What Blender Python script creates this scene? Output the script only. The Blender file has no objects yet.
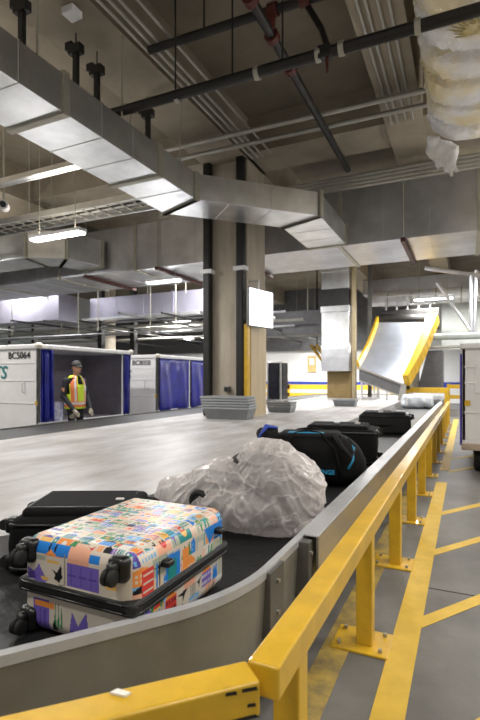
import bpy, bmesh, math, random
from mathutils import Vector, Matrix, noise

random.seed(7)
S = bpy.context.scene
COL = S.collection
R = math.radians

# ------------------------------------------------------------------ camera, world, exposure
F_PX, HZ, CAM_H = 480.0, 377.0, 1.45
TH = math.atan(226 / 480.0)
cth, sth = math.cos(TH), math.sin(TH)
cam_d = bpy.data.cameras.new('camera')
cam_d.sensor_fit = 'AUTO'; cam_d.sensor_width = 36; cam_d.lens = 24
cam_d.shift_y = (HZ - 360) / 720.0
cam_d.clip_start = 0.05; cam_d.clip_end = 200
cam_d.dof.use_dof = True; cam_d.dof.focus_distance = 2.9; cam_d.dof.aperture_fstop = 3.2
cam = bpy.data.objects.new('camera', cam_d); COL.objects.link(cam)
cam.location = (0, 0, CAM_H); cam.rotation_euler = (R(90), 0, TH)
S.camera = cam

W = bpy.data.worlds.new('world'); S.world = W; W.use_nodes = True
W.node_tree.nodes['Background'].inputs[0].default_value = (0.95, 0.93, 0.9, 1)
W.node_tree.nodes['Background'].inputs[1].default_value = 0.12

S.view_settings.view_transform = 'Standard'
S.view_settings.look = 'None'
S.view_settings.gamma = 1
S.view_settings.use_curve_mapping = False
S.view_settings.exposure = 1.3
LAMP_W = 62.0          # watts of one tube fixture
S.cycles.use_denoising = True
S.cycles.max_bounces = 8
S.cycles.sample_clamp_indirect = 6


def ray(px, py):
    u = (px - 240) / F_PX; v = (HZ - py) / F_PX
    return (-sth + cth * u, cth + sth * u, v)
def atZ(px, py, z):
    r = ray(px, py); t = (z - CAM_H) / r[2]; return Vector((r[0]*t, r[1]*t, z))
def atY(px, py, y):
    r = ray(px, py); t = y / r[1]; return Vector((r[0]*t, y, CAM_H + r[2]*t))
def atX(px, py, x):
    r = ray(px, py); t = x / r[0]; return Vector((x, r[1]*t, CAM_H + r[2]*t))

# ------------------------------------------------------------------ materials
def mat(name, col, rough=0.5, metal=0.0, var=0.0, scale=4.0, bump=0.0, bscale=30.0, coat=0.0, stretch=None, col2=None, emit=None, spec=None):
    m = bpy.data.materials.new(name); m.use_nodes = True
    nt = m.node_tree; N = nt.nodes; L = nt.links
    b = N['Principled BSDF']
    b.inputs['Base Color'].default_value = (*col, 1)
    b.inputs['Roughness'].default_value = rough
    b.inputs['Metallic'].default_value = metal
    if coat: b.inputs['Coat Weight'].default_value = coat
    if spec is not None: b.inputs['Specular IOR Level'].default_value = spec
    if emit:
        b.inputs['Emission Color'].default_value = (*emit[0], 1); b.inputs['Emission Strength'].default_value = emit[1]
    if var or col2 or bump:
        tc = N.new('ShaderNodeTexCoord'); mp = N.new('ShaderNodeMapping')
        L.new(tc.outputs['Object'], mp.inputs[0])
        if stretch: mp.inputs['Scale'].default_value = stretch
    if var or col2:
        n = N.new('ShaderNodeTexNoise'); n.inputs['Scale'].default_value = scale; n.inputs['Detail'].default_value = 6
        n.inputs['Roughness'].default_value = 0.62
        L.new(mp.outputs[0], n.inputs['Vector'])
        rp = N.new('ShaderNodeValToRGB'); rp.color_ramp.elements[0].position = 0.33; rp.color_ramp.elements[1].position = 0.68
        c2 = col2 or tuple(min(1, c * (1 + var)) for c in col)
        c1 = col if col2 else tuple(c * (1 - var) for c in col)
        rp.color_ramp.elements[0].color = (*c1, 1); rp.color_ramp.elements[1].color = (*c2, 1)
        L.new(n.outputs['Fac'], rp.inputs[0]); L.new(rp.outputs[0], b.inputs['Base Color'])
    if bump:
        n2 = N.new('ShaderNodeTexNoise'); n2.inputs['Scale'].default_value = bscale; n2.inputs['Detail'].default_value = 4
        L.new(mp.outputs[0], n2.inputs['Vector'])
        bp = N.new('ShaderNodeBump'); bp.inputs['Strength'].default_value = bump; bp.inputs['Distance'].default_value = 0.02
        L.new(n2.outputs['Fac'], bp.inputs['Height']); L.new(bp.outputs[0], b.inputs['Normal'])
    return m

M = {}
M['floor'] = mat('floor_concrete', (0.145, 0.14, 0.13), 0.5, var=0.3, scale=1.3, bump=0.06, bscale=40)
M['deck'] = mat('deck_board', (0.30, 0.275, 0.255), 0.42, col2=(0.56, 0.555, 0.565), scale=1.9, stretch=(1.5, 0.55, 1), bump=0.03)
M['concrete'] = mat('soffit_concrete', (0.215, 0.185, 0.14), 0.85, var=0.2, scale=0.9, bump=0.15, bscale=12)
M['beam'] = mat('beam_concrete', (0.30, 0.26, 0.20), 0.85, var=0.18, scale=1.2, bump=0.15, bscale=12)
M['column'] = mat('column_concrete', (0.40, 0.35, 0.28), 0.8, var=0.2, scale=2.2, bump=0.15, bscale=18, stretch=(1.5, 1.5, 0.35))
M['yellow'] = mat('yellow_paint', (0.64, 0.39, 0.022), 0.36, var=0.13, scale=6, bump=0.04, bscale=25, coat=0.25)
M['yellow_floor'] = mat('yellow_floor_paint', (0.62, 0.40, 0.04), 0.55, col2=(0.74, 0.49, 0.06), scale=7)
M['yellow_worn'] = mat('yellow_worn_paint', (0.16, 0.13, 0.07), 0.6, col2=(0.5, 0.34, 0.06), scale=7)
M['galv'] = mat('galvanised_sheet', (0.80, 0.81, 0.82), 0.30, 0.93, var=0.14, scale=1.8, bump=0.06, bscale=2.5)
M['galv_dull'] = mat('dull_galvanised', (0.60, 0.61, 0.64), 0.34, 0.92, var=0.20, scale=1.1, bump=0.07, bscale=2)
M['galv_rib'] = mat('duct_flange', (0.45, 0.43, 0.36), 0.5, 0.6, var=0.1)
M['lav'] = mat('lavender_duct', (0.46, 0.445, 0.54), 0.36, 0.6, var=0.08, scale=1.5)
M['steel'] = mat('brushed_steel', (0.58, 0.56, 0.52), 0.30, 0.9, var=0.10, scale=5, stretch=(1, 0.2, 3))
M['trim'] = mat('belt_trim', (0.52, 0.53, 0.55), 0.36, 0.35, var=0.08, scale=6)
M['skirt'] = mat('grey_skirt', (0.21, 0.205, 0.18), 0.35, 0.15, var=0.16, scale=2.5, coat=0.2)
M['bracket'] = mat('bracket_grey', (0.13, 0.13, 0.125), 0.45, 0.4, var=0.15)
M['dark'] = mat('dark_void', (0.02, 0.02, 0.019), 0.8, var=0.2)
M['black_metal'] = mat('black_metal', (0.018, 0.017, 0.016), 0.5, 0.3, var=0.2)
M['pipe_black'] = mat('black_pipe', (0.020, 0.018, 0.017), 0.42, 0.3, var=0.25)
M['pipe_grey'] = mat('grey_conduit', (0.42, 0.41, 0.37), 0.45, 0.6, var=0.1)
M['red'] = mat('red_coupling', (0.085, 0.014, 0.009), 0.5, 0.1, var=0.2)
M['maroon'] = mat('maroon_angle', (0.06, 0.016, 0.011), 0.55, 0.1, var=0.2)
M['white'] = mat('white_paint', (0.72, 0.72, 0.73), 0.42, var=0.04, scale=3)
M['whitewall'] = mat('white_wall', (0.72, 0.73, 0.74), 0.7, var=0.05, scale=1)
M['blue_curtain'] = mat('blue_curtain', (0.012, 0.018, 0.27), 0.35, var=0.35, scale=3, coat=0.2)
M['purple'] = mat('purple_edge', (0.10, 0.07, 0.45), 0.4, var=0.1)
M['cart_in'] = mat('cart_inside', (0.27, 0.25, 0.29), 0.45, var=0.12, scale=4)
M['blue'] = mat('blue_stripe', (0.015, 0.05, 0.34), 0.5, var=0.1)
M['rubber'] = mat('tyre_rubber', (0.008, 0.008, 0.008), 0.7, var=0.2)
M['tray'] = mat('grey_bin_plastic', (0.19, 0.20, 0.21), 0.5, var=0.06)
M['tray_edge'] = mat('pale_bin_rim', (0.33, 0.35, 0.36), 0.5, var=0.06)
M['fabric_black'] = mat('black_luggage_fabric', (0.005, 0.005, 0.0055), 0.8, var=0.25, bump=0.15, bscale=160, spec=0.18)
M['fabric_char'] = mat('charcoal_luggage_fabric', (0.018, 0.018, 0.019), 0.8, var=0.2, bump=0.15, bscale=160, spec=0.2)
M['plastic_black'] = mat('black_plastic', (0.005, 0.005, 0.005), 0.33, var=0.2)
M['zip'] = mat('zip_band', (0.005, 0.005, 0.005), 0.6, var=0.2)
M['cyan'] = mat('cyan_trim', (0.02, 0.25, 0.45), 0.5, var=0.1)
M['blue_fab'] = mat('royal_blue_fabric', (0.02, 0.06, 0.40), 0.5, var=0.15)
M['teal'] = mat('teal_letter', (0.01, 0.19, 0.20), 0.5)
M['ink'] = mat('black_letter', (0.015, 0.014, 0.02), 0.5)
M['hivis'] = mat('hivis_yellow', (0.62, 0.82, 0.03), 0.6, var=0.06)
M['orange'] = mat('vest_orange', (0.85, 0.22, 0.07), 0.6, var=0.06)
M['silver'] = mat('reflective_tape', (0.72, 0.68, 0.66), 0.35, 0.2)
M['jacket'] = mat('dark_jacket', (0.013, 0.014, 0.022), 0.75, var=0.2)
M['skin'] = mat('skin', (0.55, 0.30, 0.20), 0.5, var=0.06)
M['glove'] = mat('work_glove', (0.33, 0.29, 0.23), 0.7, var=0.12)
M['cap'] = mat('cap_cloth', (0.035, 0.033, 0.036), 0.75, var=0.2)
M['eye'] = mat('eye_dark', (0.02, 0.015, 0.012), 0.3)
M['patch'] = mat('sleeve_patch', (0.7, 0.35, 0.2), 0.6)
M['insul'] = mat('foil_insulation', (0.82, 0.83, 0.85), 0.34, 0.35, var=0.1, scale=4, bump=0.3, bscale=8)
M['glass_dark'] = mat('dark_glass', (0.012, 0.013, 0.016), 0.12, var=0.2)
M['olive'] = mat('olive_column_paint', (0.23, 0.16, 0.06), 0.6, var=0.15, scale=3)
M['window'] = mat('milky_pane', (0.52, 0.60, 0.58), 0.25, var=0.12, scale=1.2)
M['slide'] = mat('slide_steel', (0.50, 0.54, 0.62), 0.25, 0.65, var=0.08, scale=2)
M['conv_grey'] = mat('conveyor_grey', (0.12, 0.12, 0.125), 0.5, 0.3, var=0.15)
M['diffuser'] = mat('lamp_diffuser', (0.9, 0.9, 0.9), 0.4, emit=((1, 0.98, 0.94), 7.0))
M['screen'] = mat('screen_lit', (0.2, 0.2, 0.2), 0.2, emit=((0.93, 0.97, 1), 1.15))
M['ivory'] = mat('ivory_cap', (0.66, 0.62, 0.54), 0.5, var=0.05)
M['paper'] = mat('paper_scrap', (0.8, 0.78, 0.72), 0.6)

def belt_material():
    m = mat('belt_rubber', (0.010, 0.010, 0.011), 0.5, var=0.35, scale=5, bump=0.2, bscale=30)
    return m
M['belt'] = belt_material()

def plastic_wrap(name, tint, lo, hi, scale=6.0, thick=0.35, tint2=None, rough=0.2):
    m = bpy.data.materials.new(name); m.use_nodes = True
    nt = m.node_tree; N = nt.nodes; L = nt.links
    b = N['Principled BSDF']; out = N['Material Output']
    b.inputs['Base Color'].default_value = (*tint, 1); b.inputs['Roughness'].default_value = rough
    b.inputs['Specular IOR Level'].default_value = 0.8
    tc = N.new('ShaderNodeTexCoord')
    n = N.new('ShaderNodeTexNoise'); n.inputs['Scale'].default_value = scale; n.inputs['Detail'].default_value = 3; n.inputs['Distortion'].default_value = 1.6
    L.new(tc.outputs['Object'], n.inputs['Vector'])
    # thin folds: where the noise crosses its middle the film is doubled up
    sb = N.new('ShaderNodeMath'); sb.operation = 'SUBTRACT'; sb.inputs[1].default_value = 0.5; L.new(n.outputs['Fac'], sb.inputs[0])
    ab = N.new('ShaderNodeMath'); ab.operation = 'ABSOLUTE'; L.new(sb.outputs[0], ab.inputs[0])
    mr0 = N.new('ShaderNodeMapRange'); mr0.inputs[1].default_value = 0.0; mr0.inputs[2].default_value = 0.035; mr0.inputs[3].default_value = 1; mr0.inputs[4].default_value = 0
    L.new(ab.outputs[0], mr0.inputs[0])
    bp = N.new('ShaderNodeBump'); bp.inputs['Strength'].default_value = 0.5; bp.inputs['Distance'].default_value = 0.012
    L.new(mr0.outputs[0], bp.inputs['Height']); L.new(bp.outputs[0], b.inputs['Normal'])
    if tint2:
        n3 = N.new('ShaderNodeTexNoise'); n3.inputs['Scale'].default_value = 1.3; L.new(tc.outputs['Object'], n3.inputs['Vector'])
        rp = N.new('ShaderNodeValToRGB'); rp.color_ramp.elements[0].position = 0.42; rp.color_ramp.elements[1].position = 0.62
        rp.color_ramp.elements[0].color = (*tint, 1); rp.color_ramp.elements[1].color = (*tint2, 1)
        L.new(n3.outputs['Fac'], rp.inputs[0]); L.new(rp.outputs[0], b.inputs['Base Color'])
    tr = N.new('ShaderNodeBsdfTransparent'); tr.inputs[0].default_value = (0.93, 0.92, 0.92, 1)
    tl = N.new('ShaderNodeBsdfTranslucent'); tl.inputs[0].default_value = (*tint, 1)
    mx0 = N.new('ShaderNodeMixShader'); mx0.inputs[0].default_value = thick
    L.new(b.outputs[0], mx0.inputs[1]); L.new(tl.outputs[0], mx0.inputs[2])
    lw = N.new('ShaderNodeLayerWeight'); lw.inputs[0].default_value = 0.35
    mr = N.new('ShaderNodeMapRange'); mr.inputs[3].default_value = lo; mr.inputs[4].default_value = hi
    L.new(lw.outputs['Facing'], mr.inputs[0])
    ad = N.new('ShaderNodeMath'); ad.operation = 'MULTIPLY_ADD'; ad.inputs[1].default_value = 0.28; ad.use_clamp = True
    L.new(mr0.outputs[0], ad.inputs[0]); L.new(mr.outputs[0], ad.inputs[2])
    mx = N.new('ShaderNodeMixShader')
    L.new(ad.outputs[0], mx.inputs[0]); L.new(tr.outputs[0], mx.inputs[1]); L.new(mx0.outputs[0], mx.inputs[2])
    L.new(mx.outputs[0], out.inputs['Surface'])
    return m
M['bag'] = plastic_wrap('clear_bag_plastic', (0.86, 0.81, 0.80), 0.40, 1.0, 3.2, 0.25)
M['wrap'] = plastic_wrap('duct_wrap_plastic', (0.93, 0.92, 0.92), 0.90, 1.0, 6, 0.03, (0.88, 0.74, 0.42), 0.12)

# ------------------------------------------------------------------ mesh helpers
class MB:
    def __init__(s): s.v = []; s.f = []; s.m = []
    def add(s, vs, fs, mi=0):
        o = len(s.v); s.v += [Vector(p) for p in vs]
        for f in fs: s.f.append([i + o for i in f]); s.m.append(mi)
        return s
    def box(s, x0, x1, y0, y1, z0, z1, mi=0):
        vs = [(x0,y0,z0),(x1,y0,z0),(x1,y1,z0),(x0,y1,z0),(x0,y0,z1),(x1,y0,z1),(x1,y1,z1),(x0,y1,z1)]
        return s.add(vs, [(0,3,2,1),(4,5,6,7),(0,1,5,4),(1,2,6,5),(2,3,7,6),(3,0,4,7)], mi)
    def hexa(s, b, t, mi=0):       # bottom four, top four, both counter-clockwise from above
        return s.add(list(b) + list(t), [(0,3,2,1),(4,5,6,7),(0,1,5,4),(1,2,6,5),(2,3,7,6),(3,0,4,7)], mi)
    def bar(s, p, q, w, h=None, up=(0,0,1), mi=0):
        p = Vector(p); q = Vector(q); h = h or w
        d = (q - p).normalized(); u = Vector(up)
        if abs(d.dot(u)) > 0.98: u = Vector((0,1,0))
        a = d.cross(u).normalized() * w / 2; b = a.cross(d).normalized() * h / 2
        vs = [p-a-b, p+a-b, p+a+b, p-a+b, q-a-b, q+a-b, q+a+b, q-a+b]
        return s.add(vs, [(0,1,2,3),(7,6,5,4),(0,4,5,1),(1,5,6,2),(2,6,7,3),(3,7,4,0)], mi)
    def tube(s, pts, r, n=10, mi=0, caps=True):
        pts = [Vector(p) for p in pts]; k = len(pts)
        rs = r if isinstance(r, (list, tuple)) else [r] * k
        rings = []; prev = None
        for i, p in enumerate(pts):
            d = (pts[min(i+1,k-1)] - pts[max(i-1,0)]).normalized()
            if prev is None:
                u = Vector((0,0,1)) if abs(d.z) < 0.9 else Vector((1,0,0))
                a = d.cross(u).normalized()
            else:
                a = (prev - d * prev.dot(d)).normalized()
            prev = a; b = d.cross(a)
            rings.append([p + (a*math.cos(2*math.pi*j/n) + b*math.sin(2*math.pi*j/n)) * rs[i] for j in range(n)])
        vs = [v for g in rings for v in g]; fs = []
        for i in range(k-1):
            for j in range(n):
                fs.append((i*n+j, i*n+(j+1)%n, (i+1)*n+(j+1)%n, (i+1)*n+j))
        if caps: fs.append(tuple(range(n-1,-1,-1))); fs.append(tuple((k-1)*n+j for j in range(n)))
        return s.add(vs, fs, mi)
    def ball(s, c, rx, ry=None, rz=None, nu=14, nv=9, mi=0):
        ry = ry or rx; rz = rz or rx; vs = []; fs = []
        for i in range(nv+1):
            t = math.pi*i/nv
            for j in range(nu):
                a = 2*math.pi*j/nu
                vs.append((c[0]+rx*math.sin(t)*math.cos(a), c[1]+ry*math.sin(t)*math.sin(a), c[2]+rz*math.cos(t)))
        for i in range(nv):
            for j in range(nu):
                fs.append((i*nu+j, (i+1)*nu+j, (i+1)*nu+(j+1)%nu, i*nu+(j+1)%nu))
        return s.add(vs, fs, mi)
    def torus(s, c, R0, r, axis='Y', n=20, k=8, mi=0):
        vs = []; fs = []
        for i in range(n):
            a = 2*math.pi*i/n
            for j in range(k):
                b = 2*math.pi*j/k; q = R0 + r*math.cos(b); h = r*math.sin(b)
                x, y = q*math.cos(a), q*math.sin(a)
                p = {'Y':(x,h,y),'X':(h,x,y),'Z':(x,y,h)}[axis]
                vs.append((c[0]+p[0], c[1]+p[1], c[2]+p[2]))
        for i in range(n):
            for j in range(k):
                fs.append((i*k+j, ((i+1)%n)*k+j, ((i+1)%n)*k+(j+1)%k, i*k+(j+1)%k))
        return s.add(vs, fs, mi)
    def strip(s, A, B, mi=0):      # quads between two equally long polylines
        o = list(A) + list(B); n = len(A)
        return s.add(o, [(i, i+1, n+i+1, n+i) for i in range(n-1)], mi)
    def prism(s, poly, z0, z1, mi=0):
        n = len(poly)
        vs = [(p[0],p[1],z0) for p in poly] + [(p[0],p[1],z1) for p in poly]
        fs = [tuple(range(n-1,-1,-1)), tuple(range(n,2*n))] + [(i,(i+1)%n,n+(i+1)%n,n+i) for i in range(n)]
        return s.add(vs, fs, mi)
    def rbox(s, c, dims, r, n=8, mi=0, fn=None):   # rounded box on a dense grid
        h = [d/2 for d in dims]; vs = []; fs = []; key = {}
        def idx(p):
            k = tuple(round(x,5) for x in p)
            if k not in key: key[k] = len(vs); vs.append(Vector(p))
            return key[k]
        N = [max(3, int(round(n*d/max(dims)))) for d in dims]
        for ax in range(3):
            a, b = (ax+1)%3, (ax+2)%3
            for sg in (-1,1):
                for i in range(N[a]):
                    for j in range(N[b]):
                        q = []
                        for (ii,jj) in ((i,j),(i+1,j),(i+1,j+1),(i,j+1)):
                            p=[0,0,0]; p[ax]=sg*h[ax]; p[a]=-h[a]+2*h[a]*ii/N[a]; p[b]=-h[b]+2*h[b]*jj/N[b]; q.append(idx(p))
                        fs.append(q if sg>0 else q[::-1])
        out = []
        for p in vs:
            q = Vector([max(-(h[k]-r), min(h[k]-r, p[k])) for k in range(3)])
            d = p - q
            w = q + d.normalized()*r if d.length > 1e-9 else p
            if fn: w = fn(w)
            out.append(w + Vector(c))
        return s.add(out, fs, mi)

def wloc(o):
    v = Vector((0,0,0))
    while o is not None: v += Vector(o.location); o = o.parent
    return v

def obj(name, mb, m, parent=None, smooth=False, bevel=0.0, seg=2, xf=None):
    me = bpy.data.meshes.new(name)
    off = wloc(parent) if parent else Vector((0,0,0))
    vs = [(xf @ v if xf else v) - off for v in mb.v]
    me.from_pydata([tuple(v) for v in vs], [], mb.f)
    for k in (m if isinstance(m, (list, tuple)) else [m]): me.materials.append(k)
    for p, mi in zip(me.polygons, mb.m): p.material_index = mi
    bm = bmesh.new(); bm.from_mesh(me); bmesh.ops.recalc_face_normals(bm, faces=bm.faces); bm.to_mesh(me); bm.free()
    if smooth:
        for p in me.polygons: p.use_smooth = True
    o = bpy.data.objects.new(name, me); COL.objects.link(o)
    if parent: o.parent = parent
    if bevel:
        bv = o.modifiers.new('edge', 'BEVEL'); bv.width = bevel; bv.segments = seg; bv.limit_method = 'ANGLE'; bv.angle_limit = R(35)
        if not smooth:
            pass
    return o

def tag(o, label, cat, group=None):
    o['label'] = label; o['category'] = cat
    if group: o['group'] = group
    return o
def thing(name, label, cat, loc=(0,0,0), group=None):
    o = bpy.data.objects.new(name, None); o.empty_display_size = 0.1; COL.objects.link(o); o.location = loc
    return tag(o, label, cat, group)
def struct(name, mb, m, **k):
    o = obj(name, mb, m, **k); o['kind'] = 'structure'; return o
def dup(root, loc, rotz=0.0, label=None, group=None):
    r = root.copy(); COL.objects.link(r); r.location = loc; r.rotation_euler = (0,0,rotz)
    if label: r['label'] = label
    if group: r['group'] = group
    for ch in list(root.children):
        c = ch.copy(); COL.objects.link(c); c.parent = r
        for g in ch.children:
            d = g.copy(); COL.objects.link(d); d.parent = c
    return r
def fused(name, mb, voxel, smooth_it=4, disp=None):
    """fuse overlapping shapes into one continuous surface; returns an MB"""
    me = bpy.data.meshes.new('tmp'); me.from_pydata([tuple(v) for v in mb.v], [], mb.f)
    bm = bmesh.new(); bm.from_mesh(me); bmesh.ops.recalc_face_normals(bm, faces=bm.faces); bm.to_mesh(me); bm.free()
    o = bpy.data.objects.new('tmp', me); COL.objects.link(o)
    rm = o.modifiers.new('r', 'REMESH'); rm.mode = 'VOXEL'; rm.voxel_size = voxel
    sm = o.modifiers.new('s', 'SMOOTH'); sm.iterations = smooth_it; sm.factor = 0.5
    dg = bpy.context.evaluated_depsgraph_get(); ev = o.evaluated_get(dg); em = ev.to_mesh()
    out = MB(); out.v = [v.co.copy() for v in em.vertices]; out.f = [list(p.vertices) for p in em.polygons]; out.m = [0]*len(out.f)
    nrm = [v.normal.copy() for v in em.vertices]
    ev.to_mesh_clear(); bpy.data.objects.remove(o); bpy.data.meshes.remove(me)
    if disp: out.v = [v + n * disp(v, n) for v, n in zip(out.v, nrm)]
    return out
def text_mb(txt, size, origin, xdir, ydir, depth=0.002, shear=0.0):
    cu = bpy.data.curves.new('t', 'FONT'); cu.body = txt; cu.size = size; cu.extrude = depth; cu.shear = shear; cu.resolution_u = 4; cu.offset = 0.002
    o = bpy.data.objects.new('t', cu); COL.objects.link(o)
    dg = bpy.context.evaluated_depsgraph_get(); em = o.evaluated_get(dg).to_mesh()
    x = Vector(xdir).normalized(); y = Vector(ydir).normalized(); z = x.cross(y)
    mb = MB(); mb.v = [Vector(origin) + x*v.co.x + y*v.co.y + z*v.co.z for v in em.vertices]
    mb.f = [list(p.vertices) for p in em.polygons]; mb.m = [0]*len(mb.f)
    o.evaluated_get(dg).to_mesh_clear(); bpy.data.objects.remove(o); bpy.data.curves.remove(cu)
    return mb

# ------------------------------------------------------------------ setting
struct('floor', MB().box(-24, 7, -3, 30, -0.2, 0.0), M['floor'])
CZ = 6.9
struct('ceiling', MB().box(-24, 7, -3, 30, CZ, CZ+0.3), M['concrete'])
struct('wall_back', MB().box(-24, 7, 29, 29.3, 0, CZ), M['whitewall'])
struct('wall_left', MB().box(-24.3, -24, -3, 30, 0, CZ), M['whitewall'])
struct('wall_right', MB().box(6.0, 6.3, -3, 30, 0, CZ), M['whitewall'])
struct('wall_back_shade', MB().box(-24, -2.9, 28.7, 28.99, 3.1, CZ), M['conv_grey'])  # dark sheet standing for the unlit upper part of the wall
struct('trim_1', MB().box(-24, 2, 28.96, 29.0, 0.86, 1.16), M['blue'])
for i, (x0, x1, zb) in enumerate(((-5.16, -4.16, 6.05), (-1.35, -0.70, 6.1), (-11.2, -10.4, 6.05), (2.6, 3.4, 6.05))):
    struct('ceiling_beam_%d' % (i+1), MB().box(x0, x1, -3, 29, zb, CZ), M['beam'])
for i, (y0, y1, zb) in enumerate(((9.2, 10.2, 6.15), (19.1, 20.1, 6.15), (-2.2, -1.5, 6.35))):
    struct('ceiling_beam_%d' % (i+5), MB().box(-24, 6, y0, y1, zb, CZ), M['beam'])
struct('column_1', MB().box(-5.16, -4.16, 9.2, 10.2, 0, 6.15), M['column'], bevel=0.03)
struct('column_2', MB().box(-5.10, -4.10, 19.1, 20.1, 0, 6.15), M['olive'], bevel=0.03)
struct('column_3', MB().tube([(-17.2, 20, 0), (-17.2, 20, CZ)], 0.45, 24), M['column'], smooth=False)
for i in range(4):   # glazed openings high on the far wall of the left side
    y0 = 7.0 + i * 3.6
    f = struct('window_%d' % (i+1), MB().box(-24.0, -23.9, y0, y0+3.2, 2.5, 4.6), M['window'])
    g = MB()
    for yy in (y0-0.1, y0+1.55, y0+3.2): g.box(-23.92, -23.8, yy, yy+0.1, 2.4, 4.7)
    for zz in (2.4, 4.6): g.box(-23.92, -23.8, y0-0.1, y0+3.3, zz, zz+0.1)
    o = obj('window_frame', g, M['black_metal'], f)

# floor paint
g = MB().box(-0.371, -0.234, 0.3, 7.15, 0.0, 0.003)
struct('floor_marking_1', g, M['yellow_floor'])
struct('floor_marking_2', MB().box(-0.371, -0.234, 8.1, 18, 0.0, 0.003), M['yellow_floor'])
for k in range(8):
    y0 = 0.51 + 1.25 * k
    if k == 5: continue
    a = Vector((-0.24, y0-0.07)); d = Vector((0.335, 0.50)).normalized(); L_ = 2.9; w = 0.125
    poly = [(a.x, a.y), (a.x + d.x*L_, a.y + d.y*L_), (a.x + d.x*L_, a.y + d.y*L_ + w*1.25), (a.x, a.y + w*1.25)]
    struct('floor_marking_%d' % (k+3), MB().prism(poly, 0.0, 0.0025), M['yellow_floor'])
struct('floor_marking_12', MB().box(-0.70, -0.56, 0.6, 16, 0.0, 0.0025), M['yellow_worn'])
struct('floor_trim', MB().box(-0.371, 6, 2.93+0.6, 2.945+0.6, 0.0, 0.0008), M['dark'])

# ------------------------------------------------------------------ carousel
DZ, BZ = 0.61, 0.45
CR = 2.05
XN, XF = -0.78, -6.85       # outer edges
YN, YE = 1.98, 22.0
CXN, CXF = XN - CR, XF + CR
YB = 0.15
def arc(cx, cy, r, a0, a1, n): return [(cx + r*math.cos(R(a0 + (a1-a0)*k/n)), cy + r*math.sin(R(a0 + (a1-a0)*k/n))) for k in range(1, n+1)]
def seg(a, b, n): return [(a[0] + (b[0]-a[0])*k/n, a[1] + (b[1]-a[1])*k/n) for k in range(1, n+1)]
def outer_path():
    p = [(XN, YE)] ; p = p + seg(p[-1], (XN, YN), 30)
    p += arc(XN-0.95, YN, 0.95, 0, -36, 9)
    h = (-math.sin(R(36)), -math.cos(R(36)))
    p += seg(p[-1], (p[-1][0] + h[0]*0.55, p[-1][1] + h[1]*0.55), 3)
    c = (p[-1][0] - 2.0*math.cos(R(-36)), p[-1][1] - 2.0*math.sin(R(-36)))
    p += arc(c[0], c[1], 2.0, -36, -90, 10)
    yb = p[-1][1]
    p += seg(p[-1], (CXF, yb), 4); p += arc(CXF, yb+CR, CR, -90, -180, 14); p += seg(p[-1], (XF, YE), 30)
    p += arc(CXF, YE, CR, 180, 90, 14); p += seg(p[-1], (CXN, YE+CR), 4); p += arc(CXN, YE, CR, 90, 0, 14)
    return p[:-1], yb
OUT, YB = outer_path()
def inner_path(w):
    x0, x1, y0, y1, r = XF+w, XN-w, YB+w, YE+CR-w, 0.9
    p = [(x1, YE)]; p = p + seg(p[-1], (x1, y0+r), 30)
    p += arc(x1-r, y0+r, r, 0, -90, 22)
    p += seg(p[-1], (x0+r, y0), 4); p += arc(x0+r, y0+r, r, -90, -180, 14); p += seg(p[-1], (x0, YE), 30)
    p += arc(x0+r, y1-r, r, 180, 90, 14); p += seg(p[-1], (x1-r, y1), 4); p += arc(x1-r, y1-r, r, 90, 0, 14)
    return p[:-1]
def loop(off):
    if off > 0.3: return inner_path(off)
    n = len(OUT); res = []
    for i, (x, y) in enumerate(OUT):
        a = OUT[i-1]; b = OUT[(i+1) % n]; dx, dy = b[0]-a[0], b[1]-a[1]; l = math.hypot(dx, dy)
        res.append((x + off*dy/l, y - off*dx/l))
    return res
def ring(mb, oa, za, ob, zb, mi=0):
    A = [(x, y, za) for x, y in loop(oa)]; B = [(x, y, zb) for x, y in loop(ob)]
    A.append(A[0]); B.append(B[0]); return mb.strip(A, B, mi)
car = thing('baggage_carousel', 'long oval baggage carousel with pale deck, black belt and grey steel skirt', 'baggage carousel', (-3.8, 12, 0))
BW = 1.18
g = MB()
g.prism(loop(0.075 + BW)[::-1], BZ - 0.1, DZ)
obj('deck', g, M['deck'], car)
def belt_z(x):
    k = max(0.0, min(1.0, (-3.2 - x) / 1.6)); k = k*k*(3-2*k)
    return BZ + (0.592 - BZ)*k
A_ = [(x, y, belt_z(x)) for x, y in loop(0.07)]; B_ = [(x, y, belt_z(x)) for x, y in loop(0.08+BW)]
g = MB().strip(A_ + A_[:1], B_ + B_[:1])
obj('belt', g, M['belt'], car)
def half_ring(far):
    P = [[(x, y) for x, y in loop(o)] for o in (0.0, 0.036)]
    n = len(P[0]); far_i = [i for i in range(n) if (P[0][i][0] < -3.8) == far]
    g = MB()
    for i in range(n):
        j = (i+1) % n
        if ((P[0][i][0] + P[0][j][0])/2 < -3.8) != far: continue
        for (o1, z1, o2, z2) in ((0, DZ, 1, DZ), (1, DZ, 1, BZ-0.02), (0, DZ, 0, DZ-0.035)):
            a, b, c, d = P[o1][i], P[o1][j], P[o2][j], P[o2][i]
            g.add([(*a, z1), (*b, z1), (*c, z2), (*d, z2)], [(0,1,2,3)])
    return g
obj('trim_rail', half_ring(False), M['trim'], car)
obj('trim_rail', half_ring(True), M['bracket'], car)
g = MB(); ring(g, 0.004, DZ-0.03, 0.03, 0.16)
obj('skirt', g, M['skirt'], car, smooth=True)
g = MB(); ring(g, 0.25, 0.0, 0.25, BZ-0.03)
obj('shaded_base', g, M['dark'], car)  # near-black ring in place of the shade under the skirt
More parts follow.
